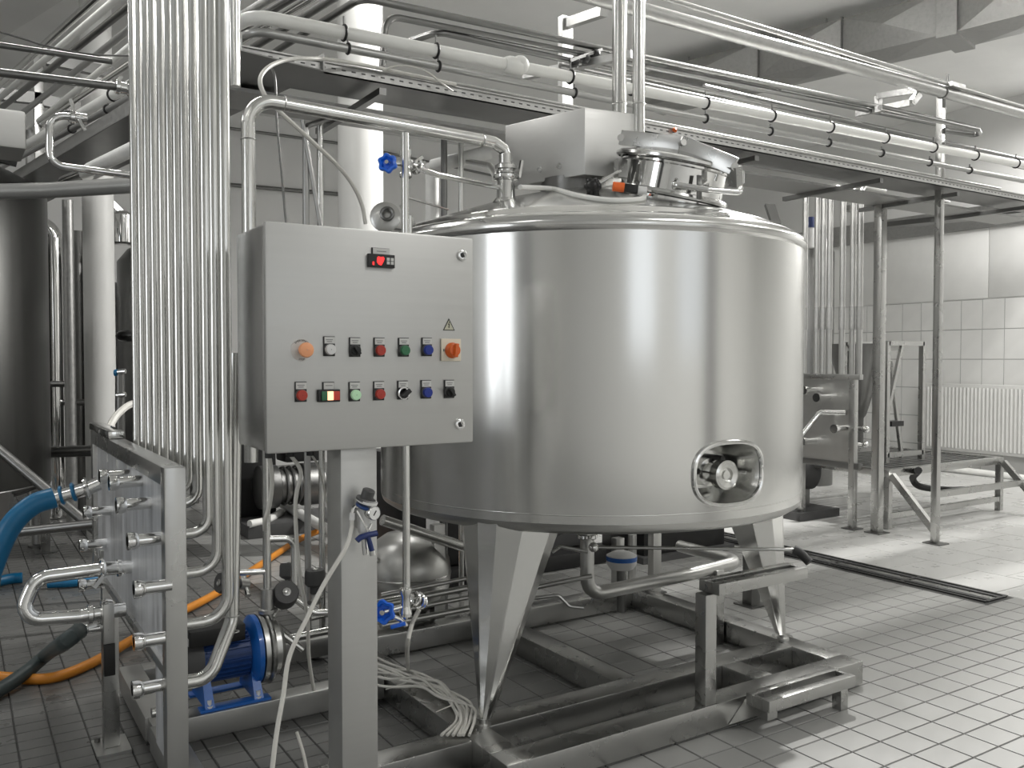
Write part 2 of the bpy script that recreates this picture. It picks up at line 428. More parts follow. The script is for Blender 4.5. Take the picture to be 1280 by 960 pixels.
# ---- two white round columns
for px, dd, r, lab in ((452, 7.3, .185, 'thick white round column standing behind the overhead pipes'), (125, 8.0, .132, 'slim white round column standing beyond the connection panel')):
    c = dep(px, 449, dd); MBc = MB().lathe([(r, 0), (r, ZC)], (c.x, c.y, 0), n=32)
    tag(MBc.build('support_column', 'white_paint'), lab, 'column')
# conduits on the wall at the back
for k, (p, q, r) in enumerate((((300, 162), (430, 180), .022), ((300, 232), (430, 243), .03), ((470, 188), (600, 216), .02), ((470, 282), (600, 305), .02))):
    d = (ony(q[0], q[1], Y1-.06)-ony(p[0], p[1], Y1-.06))
    pipe('wall_conduit', ['slim dark conduit on the far wall under the overhead tray', 'thick dark conduit low on the far wall left of the thick column', 'slim conduit on the far wall right of the thick column', 'low conduit on the far wall just over the tank shoulder'][k], 'conduit',
         [ony(p[0], p[1], Y1-.06)-d*.3, ony(q[0], q[1], Y1-.06)+d*.3], r, 'dark_steel', n=8)
# ================================================================== the big tank
CX, CY, TR = 2.70, 3.52, 1.035
tank = thing('mixing_tank', 'large round brushed stainless steel mixing tank on three tapered legs', 'tank', (CX, CY, .125))
def rayt(px, py):      # where a pixel's ray meets the tank shell
    d = ray(px, py); a = d.x*d.x+d.y*d.y; b = -2*(d.x*CX+d.y*CY); c = CX*CX+CY*CY-TR*TR
    t = (-b-math.sqrt(b*b-4*a*c))/(2*a); p = O+d*t
    return math.atan2(p.y-CY, p.x-CX), p.z
th0, zc0 = rayt(908, 592); thl, _ = rayt(867, 592); thr, _ = rayt(951, 592)
_, zt_ = rayt(908, 553); _, zb_ = rayt(908, 631)
ha = abs(thr-thl)/2; thc = (thl+thr)/2; hz = (zt_-zb_)/2; zc = (zt_+zb_)/2
ZB, ZT = .955, 2.105
def cylp(t, z, r=TR): return V((CX+r*math.cos(t), CY+r*math.sin(t), z))
sh = MB(); pa, pz = ha*1.25, hz*1.22
def grid(t0, t1, nt, z0, z1, nz):
    vs = [cylp(t0+(t1-t0)*i/nt, z0+(z1-z0)*j/nz) for i in range(nt+1) for j in range(nz+1)]
    sh.add(vs, [(i*(nz+1)+j, (i+1)*(nz+1)+j, (i+1)*(nz+1)+j+1, i*(nz+1)+j+1) for i in range(nt) for j in range(nz)])
grid(thc+pa, thc-pa+2*math.pi, 110, ZB, ZT, 1)
grid(thc-pa, thc+pa, 16, ZB, zc-pz, 1); grid(thc-pa, thc+pa, 16, zc+pz, ZT, 1)
NO = 64
def ov(k, s=1.0):      # rounded oval in (angle, height) units
    a = 2*math.pi*k/NO; c, s_ = math.cos(a), math.sin(a); e = 2/2.7
    return (ha*s*math.copysign(abs(c)**e, c), hz*s*math.copysign(abs(s_)**e, s_))
def rc(k):
    a = 2*math.pi*k/NO; c, s_ = math.cos(a), math.sin(a); m = max(abs(c), abs(s_)); return (pa*c/m, pz*s_/m)
vs = []; K = 6
for k in range(NO):
    o1, r1 = ov(k), rc(k)
    for j in range(K+1):
        f = j/K; vs.append(cylp(thc+o1[0]*(1-f)+r1[0]*f, zc+o1[1]*(1-f)+r1[1]*f))
sh.add(vs, [(k*(K+1)+j, ((k+1) % NO)*(K+1)+j, ((k+1) % NO)*(K+1)+j+1, k*(K+1)+j+1) for k in range(NO) for j in range(K)])
sh.build('shell', 'tank_steel', tank)
prof = [(1.0345, 2.10), (1.045, 2.112), (1.047, 2.135), (1.035, 2.158), (1.0, 2.176), (.965, 2.185), (.955, 2.20), (.90, 2.222), (.5, 2.355), (.30, 2.405), (.10, 2.44), (0.001, 2.445)]
MB().lathe(prof, (CX, CY, 0), n=110, caps=False).build('dome', 'tank_steel', tank, ang=55)
MB().lathe([(1.035, .955), (1.028, .93), (1.0, .912), (.93, .90), (.5, .855), (.06, .82), (.001, .82)], (CX, CY, 0), n=96, caps=False).build('tank_bottom', 'dull_steel', tank, ang=55)
MB().lathe([(1.0335, .985), (1.0356, .988), (1.0356, .991), (1.0335, .994)], (CX, CY, 0), n=110, caps=False).build('weld_seam', 'tank_steel', tank)
def zd(r):
    pr = prof[5:]
    for (r0, z0), (r1, z1) in zip(pr, pr[1:]):
        if r1 <= r <= r0: return z0+(z1-z0)*(r0-r)/(r0-r1)
    return 2.2
# recess with the sampling valve
er = V((math.cos(thc), math.sin(thc), 0)); et = V((-math.sin(thc), math.cos(thc), 0))
rec = MB(); vs = []
outer = [cylp(thc+ov(k)[0], zc+ov(k)[1]) for k in range(NO)]
cc = cylp(thc, zc)
inner = []
for k in range(NO):
    a, h = ov(k, .62); inner.append(cc-er*.15+et*(a*TR)+V((0, 0, h)))
rec.add(outer+inner, [(k, (k+1) % NO, NO+(k+1) % NO, NO+k) for k in range(NO)]+[tuple(range(NO, 2*NO))])
rc_o = rec.build('sampling_recess', 'pipe_steel', tank, ang=50)
rim = [p+(p-V((CX, CY, p.z))).normalized()*.004 for p in outer]; rim.append(rim[0]); rim.append(rim[1])
MB().tube(rim, .010, 8, caps=False).build('recess_rim', 'polished', rc_o)
vb = cc-er*.15+V((0, 0, -.01))+et*.0
MB().lathe([(.058, 0), (.058, .025), (.042, .03), (.042, .085), (.060, .09), (.060, .13), (.050, .135), (.030, .13), (.030, .118), (.018, .118), (.018, .128), (.001, .128)], vb, er, 28, caps=False).build('sampling_valve', 'pipe_steel', rc_o)
for sg in (-1, 1):
    MB().cyl(vb+et*.085*sg+V((0, 0, .012)), vb+et*.085*sg+er*.05+V((0, 0, .012)), .013, n=12).build('screw', 'black', rc_o)
MB().cyl(vb+et*.03+V((0, 0, .06)), vb+et*.03+er*.07+V((0, 0, .06)), .012, n=10).build('screw', 'black', rc_o)
MB().tube(fillet([vb+er*.05, vb+er*.05-et*.0+et*.09, vb+er*.11+et*.12], .02), .008, 8).build('valve_spout', 'polished', rc_o)
# legs
def leg(ang, zt, base_r=1.06):
    u = V((math.cos(ang), math.sin(ang), 0)); t = V((-math.sin(ang), math.cos(ang), 0)); c = V((CX, CY, 0))
    sec = [(-.215, .74), (-.225, .87), (-.145, .98), (-.045, 1.028), (.045, 1.028), (.145, .98), (.225, .87), (.215, .74)]
    top = [c+t*a+u*r+V((0, 0, zt)) for a, r in sec]
    bot = [c+t*(a*.11)+u*(base_r+(r-.94)*.16)+V((0, 0, .15)) for a, r in sec]
    MB().hexa(bot, top).build('leg', 'tank_steel', tank, bevel=.004, smooth=False)
    p = c+u*base_r
    MB().lathe([(.03, 0), (.03, .008), (.018, .012), (.018, .03)], p+V((0, 0, .125)), n=16).build('leg_foot', 'dull_steel', tank)
ang1 = math.atan2(2.994-CY, 1.77-CX); ang2 = math.atan2(3.08-CY, 3.696-CX)
for a in (ang1, ang2, math.radians(92)): leg(a, .958)
# manway on the dome
mo = V((CX+.055, CY-.515, 0)); mr = math.hypot(.055, .515); mo.z = zd(mr)-.075
tilt = V((.16, -.55, 0)).normalized(); max_ = (V((0, 0, 1))*math.cos(.25)+tilt*math.sin(.25)).normalized()
mw = MB().lathe([(.232, 0), (.232, .19), (.248, .195), (.248, .21)], mo, max_, 48, caps=False).build('manway_neck', 'polished', tank)
MB().torus(mo+max_*.07, max_, .246, .014, 48).build('neck_collar', 'tank_steel', mw)
lid = MB().lathe([(.266, .205), (.279, .213), (.279, .224), (.268, .232), (.245, .236), (.19, .252), (.12, .268), (.05, .275), (.001, .276)], mo, max_, 48, caps=False).build('manway_lid', 'tank_steel', tank)
side = V((max_.y, -max_.x, 0)).normalized()
q1, q2, q3 = dep(776, 172, 3.95), dep(851, 180, 3.80), dep(918, 208, 3.66)
for a, b, n_ in ((q1, q2, .065), (q2, q3, .075)):
    MB().bar(a, b, .022, n_).build('hinge_arm', 'frame_steel', lid, bevel=.003)
MB().cyl(q2+V((-.01, -.03, 0)), q2+V((.01, .03, 0)), .014, n=14).build('hinge_bolt', 'polished', lid)
MB().cyl(q1-ray(776, 172).normalized()*.02, q1+ray(776, 172).normalized()*.02, .016, n=14).build('hinge_bolt', 'polished', lid)
MB().cyl(q3-ray(776, 172).normalized()*.02, q3+ray(776, 172).normalized()*.02, .016, n=14).build('hinge_bolt', 'polished', lid)
MB().bar(q3, dep(919, 232, 3.70), .04, .05, (0, 1, 0)).build('hinge_bracket', 'frame_steel', lid)
MB().cyl(q2, mo+max_*.27, .008, n=8).build('lid_stud', 'dark_steel', lid)
MB().tube(fillet([dep(845, 226, 3.70), dep(842, 231, 3.66), dep(885, 237, 3.64), dep(924, 240, 3.66), dep(926, 236, 3.75)], .02), .013, 10).build('grab_handle', 'polished', mw)
for px, py in ((872, 236), ):
    MB().box(-.012, .012, -.004, .004, -.05, .05, Matrix.Translation(dep(874, 234, 3.70))).build('neck_strap', 'dark_steel', mw)
MB().bar(dep(776, 200, 3.82), dep(776, 222, 3.82), .05, .03).build('lid_clamp', 'frame_steel', mw)
MB().cyl(dep(776, 213, 3.80), dep(750, 228, 3.80), .007, n=8).build('clamp_spindle', 'polished', mw)
kb = MB()
for k in range(6):
    a = k*math.pi/3; kb.ball(dep(741, 233, 3.80)+RT*.022*math.cos(a)+UP*.022*math.sin(a), .018, 10)
kb.ball(dep(741, 233, 3.80), .03, 12); kb.build('clamp_knob', 'black', mw)
sw = MB().cyl(dep(766, 233, 3.66), dep(780, 234.5, 3.66), .020, n=14).build('safety_switch', 'label_orange', mw); sw['label'] = 'orange end cap of the lid switch'
MB().bar(dep(780, 235, 3.66), dep(797, 237, 3.66), .03, .034).build('switch_body', 'black', mw, bevel=.003)
MB().cyl(dep(797, 238, 3.66), dep(808, 239, 3.66), .019, n=14).build('switch_gland', 'button_white', mw)
MB().lathe([(.02, 0), (.02, .05), (.008, .055)], dep(925, 229, 3.8), (0, 0, 1), 10).build('small_nozzle', 'polished', mw)
# drive cover on the dome
bz0, bz1 = 2.455, 2.765
A_, B_, C_ = dep(731, 175, 4.05), dep(631, 175, 4.37), dep(799, 175, 4.17)
A_, B_, C_ = [V((p.x, p.y, 0)) for p in (A_, B_, C_)]; D_ = B_+(C_-A_)*1.2
bx = [A_, C_, D_, B_]
cov = MB().hexa([p+V((0, 0, bz0)) for p in bx], [p+V((0, 0, bz1)) for p in bx]).build('drive_cover', 'cabinet_steel', tank, bevel=.006)
dB = (B_-A_).normalized(); nB = V((dB.y, -dB.x, 0)); nB = -nB if nB.dot(A_) > 0 else nB
for f, z in ((.30, 2.515), (.54, 2.515)):
    p = A_+(B_-A_)*f+V((0, 0, z)); MB().lathe([(.014, 0), (.014, .006), (.008, .006), (.008, .014), (.001, .014)], p, nB, 12, caps=False).build('cover_bolt', 'polished', cov)
mid = (A_+B_+C_+D_)/4
MB().lathe([(.16, 0), (.16, .14)], (mid.x, mid.y, 2.33), n=24).build('drive_pedestal', 'dark_steel', tank)
# inlet nozzle on the dome
nz_ = dep(632, 238, 4.0); nb = V((nz_.x, nz_.y, zd(math.hypot(nz_.x-CX, nz_.y-CY))-.02))
noz = MB().lathe([(.045, 0), (.040, .10), (.058, .105), (.062, .115), (.062, .125), (.045, .135), (.040, .15), (.052, .155), (.052, .17), (.034, .18), (.034, .22)], nb, n=24, caps=False).build('inlet_nozzle', 'polished', tank)
MB().lathe([(.065, 0), (.05, .02)], nb, n=24).build('nozzle_collar', 'polished', noz)
MB().bar(nb+V((.06, -.02, .12)), nb+V((.075, -.02, .20)), .012, .014).build('clamp_wing', 'polished', noz)
# outlet under the tank
za = ony(745, 742, 3.52).z
zz = ony(870, 716, 3.52).z
out = MB().tube(fillet([(CX, CY, .83), (CX, CY, za), ony(870, 716, 3.52), ony(925, 702, 3.52), ony(925, 702, 3.52)+V((0, .5, 0))], .09), .036, 16).build('outlet_pipe', 'dull_steel', tank)
for z in (.80, .74, .70):
    MB().lathe([(.046, 0), (.052, .006), (.052, .02), (.046, .026)], (CX, CY, z-.01), n=24).build('outlet_clamp', 'polished', out)
r0, r1 = dep(742, 684, 4.30), dep(992, 687, 4.22)
rod = MB().cyl(r0, r1, .009, n=10).build('valve_rod', 'frame_steel', tank)
MB().tube(spline([r1, dep(1000, 691, 4.21), dep(1012, 703, 4.18)]), .022, 10).build('valve_handle', 'rubber', rod)
MB().ball(r0, .025).build('rod_joint', 'polished', rod)
# small tap on the left edge of the dome
lg = MB().lathe([(.02, 0), (.07, .004), (.075, .012), (.06, .02), (.001, .022)], dep(482, 272, 4.25), (-.5, -.85, .1), 20, caps=False).build('tap_plate', 'dull_steel', tank)
MB().torus(dep(484, 267, 4.21), (-.5, -.85, .1), .028, .009, 16).build('tap_knob', 'dark_steel', lg)
MB().bar(dep(503, 258, 4.3), dep(520, 285, 4.3), .10, .02).build('lug_plate', 'dull_steel', tank)
MB().bar(dep(962, 256, 4.1), dep(970, 280, 4.05), .05, .015).build('lug_plate', 'dark_steel', tank)
# white hose lying on the dome
hp = []
for px, py in ((650, 234), (690, 236), (720, 244), (760, 250), (800, 249), (806, 243)):
    d = ray(px, py); best = None
    for k in range(200):
        p = O+d*(3.0+k*.01); r = math.hypot(p.x-CX, p.y-CY)
        if r < .95 and p.z <= zd(r)+.012: best = p; break
    hp.append(best if best is not None else dep(px, py, 3.7))
tag(MB().tube(spline(hp), .011, 8).build('white_hose', 'white_pipe'), 'thin white hose lying across the tank dome to the manway', 'hose')
# ================================================================== the frame under the tank with steps
fr = thing('tank_frame', 'low square-tube steel frame with two steps under the large tank', 'frame', (2.7, 3.5, 0))
def beam(name, x0, x1, y0, y1, z0=.012, z1=.125, parent=fr, m='frame_steel', bv=.006):
    return MB().box(x0, x1, y0, y1, z0, z1).build(name, m, parent, bevel=bv)
beam('long_beam', 1.67, 3.73, 2.65, 2.77); beam('long_beam', 1.79, 3.61, 2.98, 3.10); beam('long_beam', 1.79, 3.64, 4.27, 4.39)
beam('cross_beam', 1.67, 1.79, 2.77, 4.39); beam('cross_beam', 3.61, 3.73, 2.77, 3.10); beam('cross_beam', 2.53, 2.65, 3.10, 4.27)
beam('cross_beam', 3.64, 3.76, 3.10, 4.39); beam('cross_beam', 3.10, 3.22, 2.77, 2.98); beam('long_beam', 1.10, 1.67, 2.90, 3.02)
for x, y in ((1.72, 2.71), (3.67, 2.71), (1.73, 4.33), (3.70, 4.33), (2.59, 3.6), (1.2, 2.96), (3.70, 3.6)):
    MB().cyl((x, y, 0), (x, y, .014), .035, n=14).build('foot_plate', 'dull_steel', fr)
beam('step_post', 2.668, 2.733, 2.655, 2.72, .125, .60); beam('step_post', 3.57, 3.63, 3.47, 3.53, 0, .42)
MB().bar((2.733, 2.69, .61), (3.24, 2.70, .60), .03, .03).build('tread_support', 'frame_steel', fr)
def tread(x0, x1, y0, y1, z1):
    t = MB().box(x0, x1, y0, y0+.042, z1-.052, z1).build('step_tread', 'frame_steel', fr, bevel=.005)
    MB().box(x0, x1, y1-.036, y1, z1-.052, z1).build('tread_rail', 'frame_steel', t, bevel=.005)
    MB().box(x0+.03, x1-.02, y0+.042, y1-.036, z1-.045, z1-.025).build('tread_floor', 'dark_steel', t)
    for a in (x0, x1-.02): MB().box(a, a+.02, y0+.042, y1-.036, z1-.05, z1-.004).build('tread_end', 'frame_steel', t)
tread(2.705, 3.27, 2.615, 2.735, .652); tread(2.87, 3.445, 2.485, 2.615, .16)
MB().box(3.375, 3.425, 2.51, 2.56, 0, .108).build('tread_foot', 'frame_steel', fr, bevel=.004)
MB().bar((2.93, 2.63, .085), (2.93, 2.52, .085), .06, .05).build('tread_bracket', 'frame_steel', fr)
MB().hexa([V((2.80, 2.648, .02)), V((2.90, 2.648, .11)), V((2.90, 2.50, .11))], [V((2.806, 2.648, .02)), V((2.908, 2.648, .11)), V((2.908, 2.50, .11))]).build('tread_gusset', 'dull_steel', fr)
# ================================================================== control cabinet on its post
cx0, cx1, cyf, cyb, cz0, cz1 = .688, 1.313, 2.272, 2.55, 1.354, 1.957
cab = thing('control_cabinet', 'grey steel control cabinet with coloured push buttons on a square post', 'control cabinet', (.96, 2.37, 0))
MB().box(cx0, cx1, cyf+.022, cyb, cz0, cz1).build('cabinet_body', 'cabinet_side', cab, bevel=.012)
door = MB().box(cx0, cx1, cyf, cyf+.019, cz0-.003, cz1+.003).build('cabinet_door', 'cabinet_steel', cab, bevel=.006)
MB().box(.905, 1.015, 2.305, 2.415, 0.012, cz0).build('post', 'cabinet_steel', cab, bevel=.006)
MB().box(.86, 1.06, 2.26, 2.46, 0, .012).build('post_foot', 'frame_steel', cab)
FD = cyf
def P(px, py): return ony(px, py, FD)
def plate(px, py, w, h, t, name, m, parent, bv=.0015, y=FD):
    c = P(px, py); return MB().box(c.x-w/2, c.x+w/2, y-t, y, c.z-h/2, c.z+h/2).build(name, m, parent, bevel=bv)
def knob(c, prof, name, m, parent): return MB().lathe(prof, c, (0, -1, 0), 24, caps=False).build(name, m, parent)
def unit(px, py, name, lab, cap):
    c = P(px, py); w = .033
    b = MB().box(c.x-w/2, c.x+w/2, FD-.004, FD, c.z-.018, c.z+.036).build(name, 'black', cab, bevel=.0012); b['label'] = lab
    MB().box(c.x-w/2+.003, c.x+w/2-.001, FD-.0052, FD-.004, c.z+.0165, c.z+.034).build('name_plate', 'label_white', b)
    for k, (a, e) in enumerate(((.3, .027), (.22, .022))):
        MB().box(c.x-w*a, c.x+w*a, FD-.0054, FD-.0052, c.z+e-.0012, c.z+e+.0008).build('print_line', 'label_ink', b)
    c.y = FD-.004
    knob(c, [(.0165, 0), (.0165, .005), (.0145, .006)], 'bezel_ring', 'dark_paint', b)
    if cap == 'selector':
        knob(c, [(.014, .004), (.014, .010), (.012, .012), (.001, .012)], 'selector_dial', 'black', b)
        MB().box(-.004, .004, -.024, -.012, -.013, .013, Matrix.Translation(c) @ Matrix.Rotation(-.6, 4, 'Y')).build('selector_grip', 'black', b, bevel=.001)
    elif cap == 'selector_ring':
        knob(c, [(.018, .004), (.018, .008), (.0145, .009)], 'selector_ring', 'polished', b)
        MB().box(-.006, .006, -.028, -.009, -.015, .015, Matrix.Translation(c) @ Matrix.Rotation(.9, 4, 'Y')).build('selector_grip', 'black', b, bevel=.001)
    else:
        knob(c, [(.0145, .004), (.0145, .013), (.013, .016), (.001, .0165)], 'button_cap', cap, b)
    return b
unit(411, 437, 'push_button', 'white push button', 'button_white')
unit(443, 438, 'selector_switch', 'black turning switch in the upper row', 'selector')
unit(473.5, 438, 'push_button', 'red push button in the upper row', 'red')
unit(504, 438, 'push_button', 'green push button', 'green')
unit(533, 437.5, 'push_button', 'blue push button in the upper row', 'button_blue')
unit(375.5, 494, 'push_button', 'red push button at the start of the lower row', 'red')
unit(442.5, 493.5, 'signal_lamp', 'pale green lit lamp', 'lamp_green')
unit(473, 492.5, 'push_button', 'red push button in the middle of the lower row', 'red')
unit(503, 491.5, 'selector_switch', 'turning switch with a bright ring', 'selector_ring')
unit(532, 490.5, 'push_button', 'blue push button in the lower row', 'button_blue')
unit(561, 490, 'selector_switch', 'black turning switch at the end of the lower row', 'selector')
# double button: green, lit centre, red
c = P(410, 494)
b = MB().box(c.x-.0165, c.x+.0165, FD-.004, FD, c.z+.014, c.z+.036).build('double_button', 'black', cab); b['label'] = 'double push button, green and red with a lit middle'
MB().box(c.x-.0135, c.x+.0155, FD-.0052, FD-.004, c.z+.0165, c.z+.034).build('name_plate', 'label_white', b)
MB().box(c.x-.009, c.x+.011, FD-.0054, FD-.0052, c.z+.0255, c.z+.0275).build('print_line', 'label_ink', b)
MB().box(c.x-.032, c.x+.030, FD-.014, FD, c.z-.018, c.z+.016).build('button_housing', 'black', b, bevel=.002)
for a, e, m in ((-.024, -.008, 'green'), (-.008, .009, 'lamp_orange'), (.009, .027, 'red_lamp')):
    MB().box(c.x+a, c.x+e, FD-.019, FD-.014, c.z-.013, c.z+.011).build('button_cap', m, b, bevel=.001)
# emergency stop
c = P(377, 437.5); c.y = FD
es = MB().lathe([(.030, 0), (.030, .0015), (.001, .0015)], c, (0, -1, 0), 32, caps=False).build('emergency_stop', 'label_white', cab); es['label'] = 'round emergency stop with a peach mushroom knob'
c2 = c+V((.004, 0, 0))
knob(c2, [(.013, .0015), (.013, .018), (.0195, .020), (.0205, .027), (.018, .032), (.010, .0345), (.001, .035)], 'mushroom_knob', 'peach', es)
def arc_text(body, rad, top):
    o = text_mesh('print', body, .0072, Matrix.Identity(4), 'ink', es, .0003)
    for v in o.data.vertices:
        x, y, z = v.co
        if top: a = x/rad; r = rad+y; q = V((r*math.sin(a), -.0016-z, r*math.cos(a)))
        else: a = x/rad; r = rad-y; q = V((r*math.sin(a), -.0016-z, -r*math.cos(a)))
        v.co = q+c
arc_text('EMERGENCY', .0255, True); arc_text('STOP', .0255, False)
# main switch
ms = plate(563, 437.5, .066, .066, .006, 'main_switch', 'cream', cab, .002); ms['label'] = 'cream square main switch with orange knob'
c = P(563.5, 438); c.y = FD-.006
knob(c, [(.023, 0), (.023, .006), (.019, .010), (.017, .022), (.001, .023)], 'switch_knob', 'orange_knob', ms)
MB().box(-.005, .005, -.034, -.020, -.020, .020, Matrix.Translation(c) @ Matrix.Rotation(.1, 4, 'Y')).build('switch_grip', 'orange_knob', ms, bevel=.002)
MB().box(c.x-.028, c.x-.025, FD-.0065, FD-.006, c.z-.003, c.z+.004).build('print', 'ink', ms)
# locks
for px, py in ((577.5, 319), (574.5, 530.5)):
    c = P(px, py); c.y = FD
    l = knob(c, [(.016, 0), (.016, .004), (.013, .006), (.009, .006), (.009, .002), (.001, .002)], 'door_lock', 'polished', cab)
    MB().box(-.004, .004, -.006, -.001, -.007, .007, Matrix.Translation(c) @ Matrix.Rotation(-.4, 4, 'Y')).build('key_slot', 'black', l)
# temperature display
dp = plate(475.5, 326.5, .080, .037, .010, 'temperature_display', 'black', cab); dp['label'] = 'small black display with red figures'
def glyph(px, py, w, h, name, m, pts=None):
    c = P(px, py)
    if pts: MB().hexa([V((c.x+a*w, FD-.0106, c.z+b*h)) for a, b in pts], [V((c.x+a*w, FD-.010, c.z+b*h)) for a, b in pts]).build(name, m, dp, smooth=False)
    else: MB().box(c.x-w/2, c.x+w/2, FD-.0106, FD-.010, c.z-h/2, c.z+h/2).build(name, m, dp)
glyph(474, 326.5, .022, .024, 'display_figure', 'led_red', [(-.5, .3), (-.3, .5), (0, .42), (.35, .5), (.5, .3), (.42, 0), (.1, -.5), (-.25, -.45), (-.5, -.15)])
glyph(465, 329.5, .0045, .009, 'display_figure', 'led_red')
for px, py in ((483.5, 324.5), (488.5, 325), (483.5, 329), (488.5, 329.5)): glyph(px, py, .009, .0085, 'display_key', 'label_white')
np_ = plate(475.5, 314.5, .056, .020, .003, 'label_frame', 'black', cab); c = P(476, 314.5)
MB().box(c.x-.025, c.x+.026, FD-.004, FD-.003, c.z-.0075, c.z+.0085).build('name_plate', 'label_white', np_)
MB().box(c.x-.014, c.x+.015, FD-.0042, FD-.004, c.z-.001, c.z+.001).build('print_line', 'label_ink', np_)
# warning triangle with a flash
c = P(561, 405.5); h = .036; w = .040
tri = [(-.5, -.5), (.5, -.5), (0, .5)]
def flat(pts, y0, y1, s, name, m, par): return MB().hexa([V((c.x+a*w*s, y0, c.z+b*h*s)) for a, b in pts], [V((c.x+a*w*s, y1, c.z+b*h*s)) for a, b in pts]).build(name, m, par, smooth=False)
sg = flat(tri, FD, FD-.0008, 1.0, 'warning_sign', 'ink', cab); sg['label'] = 'triangular high-voltage warning sign with a flash'
MB().hexa([V((c.x+a*w*.78, FD-.0008, c.z+(b*.78-.045)*h)) for a, b in tri], [V((c.x+a*w*.78, FD-.0012, c.z+(b*.78-.045)*h)) for a, b in tri]).build('sign_face', 'sign_cream', sg, smooth=False)
flash = [(.02, .24), (-.10, -.06), (-.01, -.05), (-.04, -.22), (-.08, -.22), (0, -.36), (.06, -.2), (.02, -.21), (.09, .02), (.0, .01), (.08, .24)]
flat(flash, FD-.0012, FD-.0016, .9, 'flash_mark', 'ink', sg)
# cable glands under the cabinet
for x in (.74, .80, .86): MB().cyl((x, 2.42, cz0), (x, 2.42, cz0-.03), .012, n=10).build('cable_gland', 'rubber', cab)
# ================================================================== compressed-air regulator on the post
YR = 2.30
def Q(px, py, off=.03): return ony(px, py, YR-off)
reg = thing('air_regulator', 'compressed-air regulator with white gauge and blue T-handle on the cabinet post', 'regulator', Q(457, 690, .03))
MB().box(Q(457, 640).x-.02, Q(457, 640).x+.02, YR-.02, YR+.004, Q(457, 660).z, Q(457, 625).z).build('mounting_plate', 'dull_steel', reg)
ax = V((.25, -.25, 1)).normalized()
MB().lathe([(.024, -.010), (.029, -.006), (.029, .0)], Q(458, 631, .055), ax, 24).build('lower_ring', 'blue_dark', reg)
MB().lathe([(.026, .0), (.030, .002), (.030, .009), (.026, .012)], Q(458, 628.5, .055), ax, 24).build('white_ring', 'button_white', reg)
MB().lathe([(.030, .0), (.030, .006), (.018, .008)], Q(458, 626, .055), ax, 24).build('cap_ring', 'dark_paint', reg)
MB().lathe([(.018, 0), (.018, .024), (.014, .027), (.001, .027)], Q(458, 623, .055), ax, 20, caps=False).build('adjusting_knob', 'dark_paint', reg)
MB().lathe([(.020, 0), (.022, .02), (.018, .05)], Q(456, 653, .045), (.02, -.05, 1), 16).build('regulator_body', 'button_white', reg)
MB().lathe([(.012, 0), (.017, .01), (.017, .05), (.012, .06)], Q(455, 668, .045), (0, 0, 1), 14).build('filter_bowl', 'button_white', reg)
ga = Q(468, 641.5, .085); fdv = V((.18, -1, .0)).normalized()
gg = MB().lathe([(.019, -.022), (.020, 0), (.018, .003), (.017, .0015), (.001, .0015)], ga, fdv, 28, caps=False).build('pressure_gauge', 'polished', reg)
MB().lathe([(.017, .0016), (.001, .0022)], ga, fdv, 28, caps=False).build('gauge_dial', 'dial', gg)
MB().bar(ga+fdv*.003+V((-.004, 0, -.006)), ga+fdv*.003+V((.004, 0, .007)), .003, .001, (0, 1, 0)).build('gauge_needle', 'ink', gg)
MB().tube([Q(446, 676, .07), Q(450, 672, .07), Q(459, 669, .07), Q(471, 666.5, .07)], .0085, 10).build('t_handle', 'navy', reg)
MB().tube([Q(459, 669, .07), Q(462, 678, .07), Q(465, 689, .07)], .0075, 10).build('handle_stem', 'navy', reg)
MB().cyl(Q(455, 671, .045), Q(457, 693, .045), .009, n=10).build('drain_valve', 'polished', reg)
MB().cyl(Q(465, 688, .07), Q(466, 694, .07), .009, n=10).build('stem_tip', 'polished', reg)
MB().cyl(Q(440, 650, .05), Q(440.5, 641, .05), .008, n=10).build('hose_nozzle', 'button_white', reg)
MB().tube(fillet([Q(440.5, 642, .05), Q(443, 632, .05), Q(452, 634, .05)], .01), .006, 8).build('elbow', 'polished', reg)
for a, b in (((446, 638), (460, 664)), ((464, 655), (459, 666))):
    MB().bar(Q(*a, .06), Q(*b, .065), .005, .004).build('strut', 'polished', reg)
# ================================================================== pipe connection panel
PX, PY0, PY1, PT, PB = .50, 2.62, 4.22, 1.29, .70
pan = thing('connection_panel', 'upright steel pipe connection panel with rows of capped ports', 'panel', (PX+.03, 3.2, 0))
fb = .055
MB().box(PX, PX+.06, PY0, PY0+fb, .0, PT).build('frame_post', 'frame_steel', pan, bevel=.004)
MB().box(PX, PX+.06, PY1-fb-.02, PY1-.02, PB-.03, PT).build('frame_post', 'frame_steel', pan, bevel=.004)
MB().box(PX, PX+.06, PY0+fb, PY1-fb-.02, PT-.055, PT).build('frame_rail', 'frame_steel', pan, bevel=.004)
MB().box(PX+.005, PX+.05, PY0+fb, PY1-fb-.02, PB-.03, PB).build('frame_rail', 'frame_steel', pan, bevel=.004)
MB().box(PX+.018, PX+.022, PY0+fb, PY1-fb-.02, PB, PT-.055).build('front_sheet', 'panel_steel', pan, smooth=False)
MB().box(PX+.018, PX+.022, PY0+fb, PY0+.26, .40, PB-.03).build('lower_sheet', 'panel_steel', pan, smooth=False)
MB().box(PX-.005, PX+.055, 3.86, 3.92, .012, PB-.03).build('frame_leg', 'frame_steel', pan, bevel=.004)
MB().box(PX-.04, PX+.09, 3.80, 3.98, 0, .012).build('foot_plate', 'dull_steel', pan)
MB().cyl((PX-.02, 3.95, .012), (PX-.02, 3.95, .03), .012, n=8).build('foot_bolt', 'dark_steel', pan)
